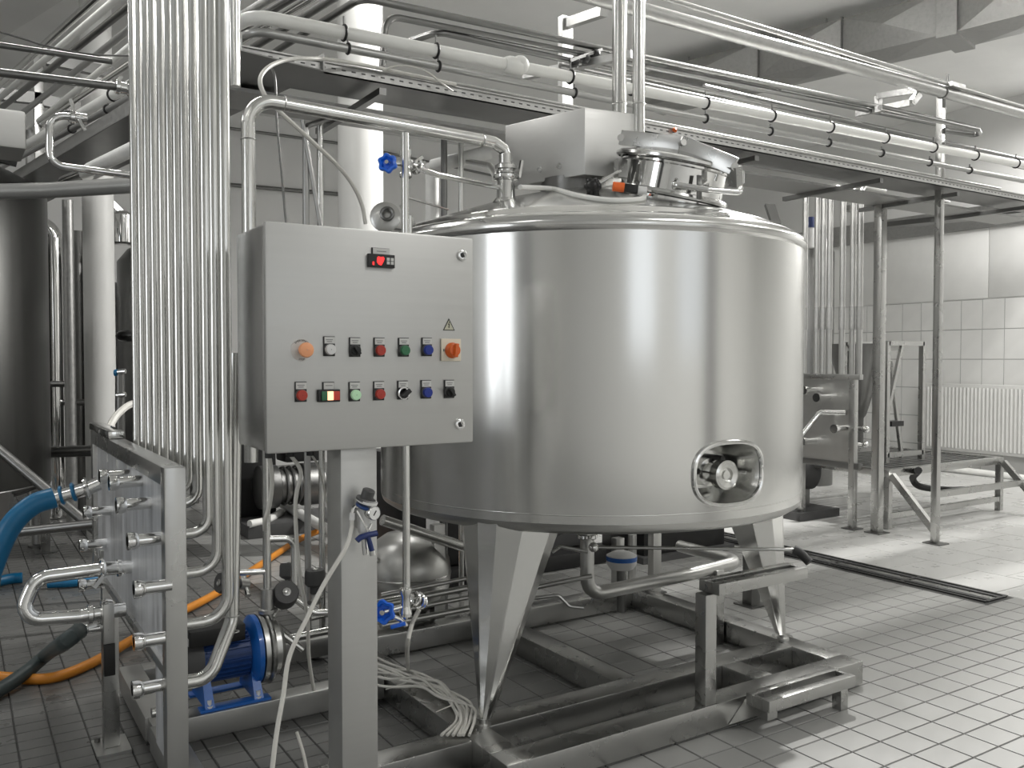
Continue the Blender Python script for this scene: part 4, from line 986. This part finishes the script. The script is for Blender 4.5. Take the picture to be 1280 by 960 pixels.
# dark pipes above
def xrun(lab, a, b, y, r, m='dark_steel', pre=(), name='overhead_pipe', post=()):
    pts = list(pre)+[ony(a[0], a[1], y), ony(b[0], b[1], y)]+list(post)
    return pipe(name, lab, 'pipe', pts, r, m, R=.10, n=12)
y5 = 4.75
z5 = ony(450, -4, y5).z
xrun('topmost of the dark overhead pipes, turning off at the rack corner', (452, -3), (1218, 159), y5, .022, pre=[onz(300, 92, z5)])
z6 = ony(492, 20, y5+.03).z
xrun('dark overhead pipe with a drop at its end beside the thick column', (482, 19), (1226, 166), y5+.03, .020, pre=[ony(478, 84, y5+.03)])
z7 = ony(545, 40, y5).z
xrun('lower dark overhead pipe starting with a bend right of the thick column', (548, 40), (1290, 202), y5+.05, .020, pre=[onz(500, 56, z7)])
xrun('dark overhead pipe ending with an open loop beside the tall post', (880, 108), (1290, 206), y5+.15, .022)
xrun('flat dark overhead pipe above the grey one', (700, 82), (1290, 212), y5+.12, .018)
lp = [onz(1100, 134, 3.55), onz(1222, 162, 3.55), onz(1226, 170, 3.55), onz(1180, 163, 3.55)]
pipe('loop_pipe', 'dark hairpin pipe loop under the ceiling beside the tall post', 'pipe', lp, .022, 'dark_steel', R=.05)
# slim conduits just above the tray
for k, (a, b, r, m) in enumerate((((560, 103), (1250, 236), .010, 'grey_pipe'), ((470, 96), (1200, 232), .012, 'pipe_steel'), ((360, 74), (1060, 200), .010, 'galvanised'))):
    xrun(['slim grey conduit lying over the perforated tray', 'slim bright conduit lying over the perforated tray', 'slim galvanised conduit behind the cable loop on the tray'][k], a, b, YT+.1+.06*k, r, m, name='overhead_conduit')
# cable tray
tz = 3.045
tr = thing('cable_tray', 'long perforated cable tray running overhead behind the tank', 'cable tray', (4.5, YT+.2, tz))
tx0, tx1 = 1.06, 9.2
MB().box(tx0, tx1, YT, YT+.008, tz, tz+.058).build('near_side', 'galvanised', tr)
MB().box(tx0, tx1, YT, YT+.34, tz, tz+.006).build('tray_floor', 'dark_steel', tr)
MB().box(tx0, tx1, YT+.332, YT+.34, tz, tz+.075).build('far_side', 'galvanised', tr)
MB().box(tx0, tx1, YT-.012, YT, tz+.050, tz+.058).build('lip', 'galvanised', tr)
sl = MB()
for k in range(150):
    x = tx0+.04+k*.054
    if x < tx1-.04: sl.box(x, x+.022, YT-.0015, YT, tz+.026, tz+.033)
sl.build('slot', 'dark_paint', tr, kind='stuff')
MB().box(tx0, tx1, YT+.40, YT+.75, tz-.04, tz-.02).build('lower_ledge', 'galvanised', tr)
for x in (1.9, 3.3, 4.7, 6.1, 7.15, 8.3):
    MB().box(x-.02, x+.02, YT-.05, YT+.9, tz-.075, tz-.04).build('cross_arm', 'dark_steel', tr)
# tray of the angled run
tl0 = onz(300, 62, tz); tl1 = onz(70, 197, tz); tl1 = tl1+(tl1-tl0)*.8; e_ = (tl1-tl0).normalized(); n_ = V((e_.y, -e_.x, 0)); n_ = n_ if n_.x > 0 else -n_
tr2 = thing('cable_tray', 'wide cable tray turning away overhead left of the pipe bundle', 'cable tray', tl0)
for a, w, h0, h1, m, nm in ((0, .01, 0, .085, 'galvanised', 'near_side'), (.44, .01, 0, .085, 'galvanised', 'far_side'), (0, .45, -.004, .002, 'dark_steel', 'tray_floor')):
    p0, p1 = tl0+n_*a, tl1+n_*a
    MB().hexa([p0+V((0, 0, h0)), p1+V((0, 0, h0)), p1+n_*w+V((0, 0, h0)), p0+n_*w+V((0, 0, h0))], [p0+V((0, 0, h1)), p1+V((0, 0, h1)), p1+n_*w+V((0, 0, h1)), p0+n_*w+V((0, 0, h1))]).build(nm, m, tr2)
# pipes of the angled run
D = [((122, -4), (-20, 124)), ((149, -4), (0, 122)), ((166, 4), (18, 122)), ((170, 30), (30, 140)), ((170, 52), (50, 150)), ((170, 74), (90, 128))]
dw = ['outermost', 'second', 'third', 'fourth', 'fifth', 'innermost']
for k, (a, b) in enumerate(D):
    p, q = onz(a[0], a[1], 3.62-.02*k), onz(b[0], b[1], 3.62-.02*k)
    pipe('rack_pipe', '%s of the pipes on the rack running away left of the bundle' % dw[k], 'pipe', [p+(p-q)*.5, q+(q-p)*.6], .022, ['pipe_steel', 'white_pipe', 'dark_steel', 'grey_pipe', 'white_pipe', 'pipe_steel'][k], R=0, group='pipes on the angled rack')
L_ = [((414, 0), (306, 66)), ((390, -3), (290, 57)), ((364, -2), (290, 43)), ((338, -2), (290, 27))]
for k, (a, b) in enumerate(L_):
    p, q = onz(a[0], a[1], 3.5), onz(b[0], b[1], 3.5)
    pipe('rack_pipe', '%s of the pipes crossing the rack corner right of the bundle' % dw[k], 'pipe', [p+(p-q)*.5, q+(q-p)*.8], .022, ['dark_steel', 'pipe_steel', 'dark_steel', 'galvanised'][k], R=0, group='pipes crossing the rack corner')
# insulated pipes under the angled tray
pipe('insulated_pipe', 'white lagged pipe under the angled tray beside the bundle', 'pipe', [onz(175, 182, 2.75), onz(112, 212, 2.75)], .04, 'insulation', R=0)
pipe('insulated_pipe', 'grey lagged pipe end hanging under the angled tray', 'pipe', [onz(190, 230, 2.55), onz(60, 238, 2.55), onz(-20, 240, 2.55)], .045, 'grey_pipe', R=0)
pipe('insulated_pipe', 'short bright pipe piece under the angled tray', 'pipe', [onz(82, 228, 2.7), onz(108, 217, 2.7)], .045, 'polished', R=0)
# rack post on the left and its cross beams
fp = onz(57, 690, 0); 
lpst = thing('rack_post', 'square steel rack post standing behind the blue hose', 'post', fp)
MB().box(fp.x-.035, fp.x+.035, fp.y-.035, fp.y+.035, .01, ony(57, 68, fp.y).z).build('shaft', 'frame_steel', lpst, bevel=.004)
MB().box(fp.x-.08, fp.x+.08, fp.y-.08, fp.y+.08, 0, .01).build('base_plate', 'dark_steel', lpst)
for a, b in (((58, 74), (142, 92)), ((-20, 116), (52, 124)), ((54, 126), (100, 136))):
    p, q = ony(a[0], a[1], fp.y), ony(b[0], b[1], fp.y); MB().bar(p, q, .07, .09).build('cross_beam', 'dark_steel', lpst)
# long dark pipes crossing to the bundle
pipe('cross_pipe', 'upper dark pipe crossing the angled rack to the bundle', 'pipe', [ony(-30, 52, 4.3), ony(140, 77, 4.3)], .013, 'dark_steel', R=0)
cp_ = thing('cross_pipe', 'lower dark pipe with a flanged end crossing to the bundle', 'pipe', ony(70, 100, 4.3))
MB().tube([ony(-30, 87, 4.3), ony(150, 109, 4.3)], .018, 12).build('pipe_run', 'dark_steel', cp_)
MB().lathe([(.022, 0), (.034, .005), (.034, .02), (.026, .025), (.026, .05), (.036, .055), (.036, .07), (.02, .075)], ony(143, 108, 4.3), (1, 0, -.02), 16).build('union', 'polished', cp_)
MB().bar(ony(147, 102, 4.28), ony(152, 96, 4.28), .014, .014).build('clamp_wing', 'polished', cp_)
ut = thing('u_tube', 'small polished U-shaped tube hanging beside the bundle', 'pipe', ony(60, 210, 4.35))
MB().tube(fillet([ony(104, 147, 4.35), ony(62, 144, 4.35), ony(62, 206, 4.35), ony(170, 220, 4.35)], .06), .0165, 14).build('tube', 'polished', ut)
MB().lathe([(.02, -.02), (.032, -.015), (.032, .0), (.024, .005), (.024, .05)], ony(93, 147, 4.35), (1, 0, 0), 16).build('union', 'polished', ut)
for a, b in (((93, 140), (88, 124)), ((99, 150), (106, 163))): MB().bar(ony(*a, 4.33), ony(*b, 4.33), .012, .014).build('clamp_wing', 'polished', ut)
cable('thin wire sagging above the rack left of the bundle', [ony(-20, 34, 4.25), ony(30, 49, 4.25), ony(60, 58, 4.25), ony(115, 68, 4.25), ony(170, 70, 4.25)], .004, 'dark_steel', name='wire', cat='wire')
# grey cables over the tray near the corner
cable('thick grey cable looping over the tray and down behind the cabinet', [ony(457, 280, 3.75), ony(452, 255, 3.75), ony(440, 230, 3.72), ony(420, 205, 3.7), ony(385, 172, 3.66), ony(340, 130, 3.64), ony(326, 108, 3.66), ony(328, 92, 3.7), ony(345, 79, 3.8), ony(375, 73, 4.0), ony(430, 77, 4.2), ony(520, 95, 4.25), ony(570, 106, 4.25)], .0095)
cable('thin grey cable looping on the tray towards the drive cover', [ony(478, 88, 4.22), ony(500, 82, 4.2), ony(530, 88, 4.2), ony(552, 104, 4.2), ony(566, 114, 4.24)], .0055)
cable('thin cable hanging straight down left of the thick column', [ony(338, 82, 3.8), ony(344, 100, 3.76), ony(346, 150, 3.75), ony(352, 215, 3.74), ony(358, 285, 3.72)], .0055, 'dark_steel')
# small uprights seen between cabinet top and tray
for k, (px, y0_, y1_, y, r) in enumerate(((378, 150, 290, 4.6, .012), (382, 160, 290, 4.62, .018), (400, 150, 290, 4.7, .018), (555, 170, 268, 4.9, .020), (576, 172, 262, 4.9, .018), (540, 205, 270, 5.2, .045))):
    a = ony(px, y0_, y); b = ony(px, y1_, y)
    lab = ['thin slanting tube behind the cabinet left of the thick column', 'dark upright tube behind the cabinet next to the slanting tube', 'bright upright tube left of the thick column', 'dark upright tube behind the inlet pipe', 'bright upright tube behind the inlet pipe', 'lagged upright pipe right of the thick column'][k]
    if k == 0: b = ony(402, 290, y)
    pipe('upright_tube', lab, 'pipe', [V((b.x, b.y, 0.0)) if k else b, a], r, ['grey_pipe', 'grey_pipe', 'pipe_steel', 'dark_steel', 'pipe_steel', 'insulation'][k], R=0)
pipe('upright_tube', 'short cross tube between the two uprights left of the column', 'pipe', [ony(382, 165, 4.62), ony(385, 157, 4.62), ony(425, 143, 4.7)], .016, 'dark_steel', R=0)
pipe('upright_tube', 'lagged pipe bending from the upright towards the tank top', 'pipe', [ony(541, 208, 5.1), ony(560, 203, 5.0), ony(612, 190, 4.9)], .045, 'insulation', R=0)
pipe('upright_tube', 'bent tube joining the inlet nozzle from behind', 'pipe', [ony(585, 202, 4.2), ony(612, 207, 3.9), nb+V((-.03, .03, .12))], .016, 'dull_steel', R=.05)
# big pipe high on the right with a slim pipe above
bgp = thing('overhead_main_pipe', 'thick grey overhead main pipe carried by the tall post', 'pipe', (5, 4.2, 3.8))
q0, q1 = ony(690, -18, YT+.02), ony(1340, 159, YT+.02)
MB().tube([q0, q1], .048, 18).build('pipe_run', 'galvanised', bgp)
p = atpx(q0, q1, 1178); MB().torus(p, q1-q0, .05, .008, 20, 6).build('pipe_band', 'dark_steel', bgp)
pipe('overhead_slim_pipe', 'slim overhead pipe running above the thick main pipe', 'pipe', [ony(740, -30, YT-.02), ony(1340, 152, YT-.02)], .017, 'galvanised', R=0)
# tall post
tp = thing('rack_post', 'tall slim steel post carrying the thick overhead main pipe', 'post', (7.15, 4.3, 0))
MB().box(7.122, 7.178, 4.36, 4.416, .012, 3.95).build('shaft', 'frame_steel', tp, bevel=.004)
MB().box(7.08, 7.22, 4.30, 4.46, 0, .012).build('base_plate', 'dark_steel', tp)
MB().box(7.0, 7.2, 4.2, 4.36, 3.865, 3.90).build('top_bracket', 'galvanised', tp)
MB().cyl((7.05, 4.27, 3.86), (7.05, 4.27, 3.98), .012, n=8).build('bracket_bolt', 'dark_steel', tp)
# bracket under the thick pipe
bk = thing('pipe_bracket', 'square bent bracket hanging under the thick overhead main pipe', 'bracket', ony(1120, 130, YT+.1))
pts = [ony(1148, 118, YT+.05), ony(1140, 128, YT+.05), ony(1072, 142, YT+.7), ony(1098, 134, YT+.72), ony(1098, 120, YT+.72), ony(1150, 112, YT+.05)]
for a, b in zip(pts, pts[1:]): MB().bar(a, b, .05, .05).build('bracket_arm', 'galvanised', bk)
# high hanger left of the uprights
hg = thing('pipe_hanger', 'angled hanger with post above the drive cover', 'bracket', ony(706, 120, 4.9))
p = ony(706, 20, 5.6)
MB().box(p.x-.05, p.x+.05, 5.56, 5.62, 3.0, ony(706, 22, 5.6).z).build('hanger_post', 'galvanised', hg)
MB().bar(ony(707, 30, 5.6), ony(755, 14, 5.0), .06, .07).build('hanger_arm', 'galvanised', hg)
MB().bar(ony(655, 95, 5.2), ony(790, 68, 4.5), .05, .05).build('hanger_arm', 'galvanised', hg)
cl_ = thing('pipe_clamp', 'dark pipe clamp block where the dark overhead pipes meet the hanger', 'clamp', ony(735, 72, y5-.05))
for k in range(3): MB().lathe([(.03, -.02), (.036, 0), (.03, .02)], ony(718+k*13, 78-k*5, y5-.02), (1, 0, -.1), 14).build('clamp_ring', 'black', cl_)
MB().bar(ony(712, 76, y5-.06), ony(752, 62, y5-.02), .02, .02).build('clamp_bar', 'dark_steel', cl_)
cone = MB().lathe([(.018, 0), (.001, .03)], ony(843, 161, YT-.02)-V((0, 0, .01)), (.5, 0, .6), 10).build('marker', 'label_orange'); tag(cone, 'tiny orange cone marker on the tray lip', 'marker')
# ================================================================== right background
x2 = 7.12
yA, yB = onx(1070, 480, x2).y, onx(996, 480, x2).y
p2 = thing('connection_panel', 'second steel connection panel with pipes standing beyond the large tank', 'panel', (x2, yA, 0))
ptop, pbot = onx(1040, 474, x2).z, onx(1060, 578, x2).z
MB().box(x2, x2+.006, yA, yB+.6, pbot, ptop).build('front_sheet', 'dull_steel', p2)
MB().box(x2-.02, x2+.04, yA-.05, yB+.6, ptop, ptop+.05).build('top_rail', 'frame_steel', p2, bevel=.004)
MB().box(x2-.02, x2+.04, yA-.05, yB+.6, pbot-.06, pbot).build('bottom_rail', 'dark_steel', p2, bevel=.004)
for px, py in ((1066, 661), (1008, 648)):
    f_ = onz(px, py, 0); MB().box(x2-.03, x2+.03, f_.y-.03, f_.y+.03, .01, ptop if px > 1020 else pbot).build('panel_leg', 'frame_steel', p2, bevel=.004)
    MB().box(x2-.07, x2+.07, f_.y-.07, f_.y+.07, 0, .01).build('leg_plate', 'dark_steel', p2)
for px, py in ((1005, 488), (1021, 497), (1043, 536), (1003, 552)):
    h = onx(px, py, x2-.18); o = MB().lathe([(.03, 0), (.03, .15), (.042, .155), (.042, .19), (.025, .19)], (x2, h.y, h.z), (-1, 0, 0), 16).build('port', 'polished', p2)
h = onx(1025, 515, x2-.12); g = onx(1001, 545, x2-.3)
MB().tube(fillet([(x2, h.y-.2, h.z), (h.x, h.y, h.z), g], .06), .028, 12).build('bent_pipe', 'polished', p2)
for px, py in ((1081, 536), (1083, 537), (1082, 556)):
    q = onx(px, py, x2+.3); MB().ball(q, .035).build('gauge', 'polished', p2)
    MB().cyl(q, V((x2+.3, q.y, q.z))+V((0, .25, 0)), .015, n=8).build('gauge_tube', 'polished', p2)
# upright pipes above it
ups = (1006, 1021, 1029, 1037, 1053, 1066, 1075)
for k, px in enumerate(ups):
    y = onx(px, 350, x2+.12).y; a = V((x2+.12, y, onx(px, 232, x2+.12).z)); b = V((x2+.12, y, ptop+.05))
    t = thing('upright_pipe', '%s of the slim upright pipes above the second panel, counted from the tank' % ['first', 'second', 'third', 'fourth', 'fifth', 'sixth', 'seventh'][k], 'pipe', b, 'upright pipes above the second panel')
    MB().tube(fillet([b, a, a+V((.5, .1, .02))], .10), .028, 12).build('tube', 'dull_steel', t)
    MB().lathe([(.033, 0), (.033, .22)], (b.x, b.y, onx(px, 412, x2+.12).z), n=12).build('sleeve', 'galvanised', t)
f_ = onz(1096, 666, 0)
ps = thing('rack_post', 'square steel rack post standing next to the second panel', 'post', f_)
MB().box(f_.x-.04, f_.x+.04, f_.y-.04, f_.y+.04, .01, tz-.02).build('shaft', 'frame_steel', ps, bevel=.004)
MB().box(f_.x-.08, f_.x+.08, f_.y-.08, f_.y+.08, 0, .01).build('base_plate', 'dark_steel', ps)
sv = dep(1016, 360, 11.2)
si = thing('background_silo', 'dark grey upright vessel behind the slim pipes of the second panel', 'vessel', (sv.x, sv.y, 0))
MB().lathe([(.26, 0), (.26, 2.95), (.20, 3.12), (.06, 3.2)], (sv.x, sv.y, 0), n=28).build('vessel_shell', 'dark_steel', si)
MB().cyl(dep(1013, 285, 10.8), dep(1013, 272, 10.8), .06, n=12).build('blue_cap', 'navy', si)
MB().cyl(dep(1013, 310, 10.8), dep(1013, 285, 10.8), .05, n=12).build('white_neck', 'button_white', si)
# work platform
A1 = V((7.36, 5.0, 0)); zt = onx(1108, 587, 7.36).z
pf = thing('work_platform', 'low steel work platform with sloping braces in front of the radiator', 'platform', (8.4, 5.6, 0))
px1, py1 = 9.35, 6.4
MB().box(7.36, px1, 4.98, 5.04, zt-.07, zt).build('top_rail', 'frame_steel', pf, bevel=.004)
MB().box(7.36, px1, py1-.06, py1, zt-.07, zt).build('top_rail', 'frame_steel', pf, bevel=.004)
for x in (7.36, px1-.06): MB().box(x, x+.06, 5.04, py1-.06, zt-.07, zt).build('side_rail', 'frame_steel', pf, bevel=.004)
for k in range(14): MB().box(7.42, px1-.06, 5.06+k*.09, 5.11+k*.09, zt-.03, zt-.01).build('deck_slat', 'dark_steel', pf)
for x, y in ((7.36, 4.98), (px1-.06, 4.98), (7.36, py1-.06), (px1-.06, py1-.06)): MB().box(x, x+.06, y, y+.06, 0, zt-.07).build('leg', 'frame_steel', pf, bevel=.004)
MB().box(7.42, px1-.06, 4.985, 5.035, .10, .15).build('lower_rail', 'frame_steel', pf)
MB().bar(V((7.39, 4.97, zt-.05)), V((7.39, 4.50, .02)), .05, .06).build('brace', 'frame_steel', pf)
MB().bar(V((px1-.03, 4.97, zt-.05)), V((px1-.03, 4.50, .02)), .05, .06).build('brace', 'frame_steel', pf)
MB().bar(V((7.8, 4.8, .32)), V((px1-.0, 4.78, .32)), .05, .06).build('cross_rail', 'frame_steel', pf)
# hopper stand
hb = onx(1126, 562, 8.1)
hs = thing('hopper_stand', 'open steel stand with a dark hopper on the work platform', 'stand', (8.1, hb.y, zt))
ht = ony(1126, 427, hb.y).z; w_ = .38
yh = hb.y
for x, y in ((7.85, yh), (8.45, yh), (7.85, yh+.5), (8.45, yh+.5)): MB().box(x-.025, x+.025, y-.025, y+.025, zt, ht).build('stand_post', 'frame_steel', hs)
for z in (ht-.04, zt+.05): MB().box(7.85, 8.45, yh-.025, yh+.025, z, z+.045).build('stand_rail', 'frame_steel', hs); MB().box(7.85, 8.45, yh+.475, yh+.525, z, z+.045).build('stand_rail', 'frame_steel', hs)
MB().bar((7.87, yh, zt+.5), (8.1, yh, ht-.03), .03, .04).build('stand_brace', 'frame_steel', hs)
MB().bar((8.2, yh+.2, ht-.2), (8.42, yh+.2, zt), .03, .04).build('stand_brace', 'frame_steel', hs)
hc = ony(1072, 430, yh+.6)
MB().lathe([(.30, 0), (.30, -.03), (.10, -.75), (.07, -.8), (.07, -1.1)], (hc.x, hc.y, hc.z), n=24).build('hopper_cone', 'dark_steel', hs)
MB().bar((hc.x-.3, hc.y-.05, hc.z-.05), (8.45, yh+.25, hc.z-.05), .05, .05).build('hopper_arm', 'frame_steel', hs)
MB().box(7.9, 8.1, yh-.03, yh+.1, zt+.36, zt+.41).build('control_box', 'black', hs)
# radiator on the right-hand wall
ra = thing('wall_radiator', 'long white ribbed radiator on the tiled wall', 'radiator', (X1-.1, 7.0, .3))
rz0, rz1 = .27, onx(1200, 480, X1-.1).z; ry0, ry1 = 4.9, onx(1150, 520, X1-.1).y
MB().box(X1-.13, X1-.06, ry0, ry1, rz0, rz1).build('panel_body', 'radiator', ra, bevel=.01)
rb = MB(); n = int((ry1-ry0-.1)/.055)
for k in range(n):
    y = ry0+.05+k*.055; rb.hexa([V((X1-.13, y, rz0+.05)), V((X1-.145, y+.018, rz0+.05)), V((X1-.13, y+.036, rz0+.05))], [V((X1-.13, y, rz1-.05)), V((X1-.145, y+.018, rz1-.05)), V((X1-.13, y+.036, rz1-.05))])
rb.build('rib', 'radiator', ra, kind='stuff')
for y in (ry0+.3, ry1-.3): MB().box(X1-.06, X1, y, y+.05, rz0+.1, rz1-.1).build('wall_bracket', 'radiator', ra)
for k, (y0_, y1_, r) in enumerate(((588, 604, .06), (604, 622, .045))):
    pipe('heating_pipe', ['upper white heating pipe along the wall under the radiator', 'lower white heating pipe along the wall under the radiator'][k], 'pipe', [onx(1145, y0_-6, 11.9-.2*k), onx(1320, y1_, 11.9-.2*k)], r, 'white_pipe', R=0)
cable('black hose loop lying under the work platform', [onz(1148, 588, .55), onz(1141, 598, .35), onz(1150, 608, .25), onz(1180, 612, .2), onz(1210, 612, .2)], .035, 'rubber', name='hose', cat='hose')
# trays near the right-hand wall
for k, (a, b, m) in enumerate((((1100, 283), (1300, 262), 'dark_steel'), ((1060, 262), (1180, 248), 'galvanised'))):
    p, q = onx(a[0], a[1], 11.6-.9*k), onx(b[0], b[1], 11.6-.9*k)
    o = MB().bar(p, q, .30, .07).build('wall_tray', m); tag(o, ['dark perforated tray high along the tiled wall', 'pale tray end above the rack post by the second panel'][k], 'cable tray')
# ================================================================== left background
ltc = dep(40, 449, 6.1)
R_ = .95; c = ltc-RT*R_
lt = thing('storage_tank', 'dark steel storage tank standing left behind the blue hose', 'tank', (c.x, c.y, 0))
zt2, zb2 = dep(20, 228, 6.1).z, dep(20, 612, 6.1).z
MB().lathe([(.05, zb2-.25), (R_-.12, zb2-.05), (R_, zb2), (R_, zt2-.05), (R_-.05, zt2+.02), (R_-.2, zt2+.10), (.05, zt2+.34)], (c.x, c.y, 0), n=80).build('shell', 'storage_tank_steel', lt, ang=50)
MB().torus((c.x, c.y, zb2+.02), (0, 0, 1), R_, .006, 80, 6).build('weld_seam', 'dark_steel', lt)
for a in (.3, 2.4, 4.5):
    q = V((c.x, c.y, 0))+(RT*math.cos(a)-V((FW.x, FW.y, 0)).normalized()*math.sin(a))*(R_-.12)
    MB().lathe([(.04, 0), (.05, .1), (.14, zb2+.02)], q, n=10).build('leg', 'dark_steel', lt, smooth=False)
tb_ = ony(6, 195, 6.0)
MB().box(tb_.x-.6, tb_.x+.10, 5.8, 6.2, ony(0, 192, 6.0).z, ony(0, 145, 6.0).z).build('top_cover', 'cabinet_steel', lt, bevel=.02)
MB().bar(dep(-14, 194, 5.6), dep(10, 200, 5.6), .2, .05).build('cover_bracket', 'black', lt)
# vessels and pipes seen between the left tank and the bundle
vd = dep(172, 400, 9.2)
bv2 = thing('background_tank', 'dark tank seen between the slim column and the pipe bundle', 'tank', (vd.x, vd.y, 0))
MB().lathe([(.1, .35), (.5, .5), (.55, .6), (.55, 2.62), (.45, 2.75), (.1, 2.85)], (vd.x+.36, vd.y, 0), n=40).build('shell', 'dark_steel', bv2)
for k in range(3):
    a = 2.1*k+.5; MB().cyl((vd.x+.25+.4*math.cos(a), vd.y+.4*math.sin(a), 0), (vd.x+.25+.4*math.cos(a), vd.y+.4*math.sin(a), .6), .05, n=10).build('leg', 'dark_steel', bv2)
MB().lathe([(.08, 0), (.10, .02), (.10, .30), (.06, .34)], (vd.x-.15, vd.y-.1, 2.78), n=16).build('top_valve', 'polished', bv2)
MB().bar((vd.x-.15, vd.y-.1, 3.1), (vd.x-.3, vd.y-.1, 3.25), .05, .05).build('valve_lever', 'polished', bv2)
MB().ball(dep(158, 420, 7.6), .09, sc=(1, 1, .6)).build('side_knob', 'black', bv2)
vd2 = dep(98, 420, 10.3)
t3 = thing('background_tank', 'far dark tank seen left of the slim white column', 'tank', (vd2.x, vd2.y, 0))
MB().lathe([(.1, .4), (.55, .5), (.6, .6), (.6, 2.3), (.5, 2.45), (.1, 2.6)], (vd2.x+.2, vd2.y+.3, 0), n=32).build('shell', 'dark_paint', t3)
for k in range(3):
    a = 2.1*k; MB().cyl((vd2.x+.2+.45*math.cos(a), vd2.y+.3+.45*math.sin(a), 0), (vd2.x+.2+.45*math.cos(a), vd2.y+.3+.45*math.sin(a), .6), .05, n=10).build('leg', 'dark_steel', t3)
ups2 = [(68, 285, 560, 8.8, .10, 'polished', 'thick shiny upright pipe behind the left rack post'), (46, 250, 600, 8.0, .06, 'white_pipe', 'pale upright pipe close behind the storage tank'), (78, 300, 560, 9.4, .05, 'white_pipe', 'pale slim upright pipe left of the slim column'),
        (89, 252, 560, 8.4, .05, 'galvanised', 'grey upright stand tube left of the slim column'), (42, 165, 300, 7.4, .05, 'galvanised', 'grey upright pipe stub above the storage tank'), (100, 290, 560, 9.2, .06, 'dark_steel', 'dark upright pipe beside the slim column')]
for px, a, b, d_, r, m, lab in ups2:
    p, q = dep(px, a, d_), dep(px, b, d_)
    t = thing('background_pipe', lab, 'pipe', (q.x, q.y, 0))
    MB().tube([(q.x, q.y, 0.0), (q.x, q.y, p.z)] if r < .09 else fillet([(q.x, q.y, 0.0), (q.x, q.y, p.z), (q.x-.4, q.y, p.z)], .12), r, 14).build('tube', m, t)
    MB().lathe([(r+.03, 0), (r+.03, .02), (r, .03)], (q.x, q.y, 0), n=14).build('base_flange', 'dark_steel', t)
for k, (a, b, d_, r) in enumerate((((64, 480, ), (88, 480), 8.6, .03), ((64, 503), (108, 503), 8.8, .03), ((64, 565), (165, 562), 7.0, .045), ((-60, 674), (160, 650), 5.0, .028), ((-40, 530), (135, 676), 5.3, .03))):
    pipe('background_pipe', ['short rung between two upright pipes behind the left rack post', 'lower rung between the uprights beside the slim column', 'grey horizontal rail at the foot of the slim column', 'grey tube running low behind the blue hose coupling', 'grey tube slanting down behind the blue hose coupling'][k], 'pipe', [dep(a[0], a[1], d_), dep(b[0], b[1], d_)], r, 'dark_steel', R=0)
random.seed(11)
mb = thing('valve_manifold', 'dark cluster of valves and pipes far behind the left rack post', 'valve cluster', dep(75, 600, 9.9))
for k in range(7):
    q = dep(52+k*8, random.uniform(490, 560), 9.9)
    MB().lathe([(.05, 0), (.09, .05), (.09, .16), (.05, .2)], q, (random.uniform(-.5, .5), -.4, 1), 12).build('valve_head', 'dark_paint' if k % 2 else 'dark_steel', mb)
    MB().cyl(V((q.x, q.y, 0)), q, .03, n=8).build('valve_stem', 'dull_steel', mb)
MB().cyl(dep(42, 545, 9.9), dep(110, 548, 9.9), .05, n=10).build('header_pipe', 'galvanised', mb)
MB().cyl(dep(42, 500, 9.9), dep(110, 502, 9.9), .04, n=10).build('header_pipe', 'dark_steel', mb)
cable('pale hose arching behind the connection panel beside the slim column', [V((dep(128, 600, 5.2).x, dep(128, 600, 5.2).y, .02)), dep(130, 600, 5.2), dep(134, 545, 5.2), dep(140, 528, 5.3), dep(150, 515, 5.4), dep(165, 505, 5.6), dep(190, 500, 5.8)], .022, 'cable', name='hose', cat='hose')
vb3 = thing('sight_valve', 'small valve with blue cap beside the slim white column', 'valve', dep(152, 510, 5.8))
MB().tube([dep(150, 465, 5.8), dep(150, 512, 5.8)], .03, 10).build('tube', 'dark_steel', vb3)
for py in (465, 494): MB().cyl(dep(146, py, 5.78), dep(157, py-1, 5.78), .016, n=10).build('tap', 'polished', vb3)
MB().cyl(dep(143.5, 466, 5.78), dep(147, 466, 5.78), .022, n=12).build('blue_cap', 'blue_hose', vb3)
MB().cyl(V((dep(150, 512, 5.8).x, dep(150, 512, 5.8).y, 0)), dep(150, 512, 5.8), .03, n=10).build('standpipe', 'dark_steel', vb3)
# post behind the right tank leg
f_ = onz(939, 756, 0)
rp = thing('stanchion', 'dark square stanchion standing behind the right tank leg', 'post', f_)
MB().box(f_.x-.04, f_.x+.04, f_.y-.04, f_.y+.04, .01, .84).build('shaft', 'dark_steel', rp, bevel=.004)
MB().box(f_.x-.08, f_.x+.08, f_.y-.08, f_.y+.08, 0, .01).build('base_plate', 'dark_steel', rp)
# dark machine right of the tank
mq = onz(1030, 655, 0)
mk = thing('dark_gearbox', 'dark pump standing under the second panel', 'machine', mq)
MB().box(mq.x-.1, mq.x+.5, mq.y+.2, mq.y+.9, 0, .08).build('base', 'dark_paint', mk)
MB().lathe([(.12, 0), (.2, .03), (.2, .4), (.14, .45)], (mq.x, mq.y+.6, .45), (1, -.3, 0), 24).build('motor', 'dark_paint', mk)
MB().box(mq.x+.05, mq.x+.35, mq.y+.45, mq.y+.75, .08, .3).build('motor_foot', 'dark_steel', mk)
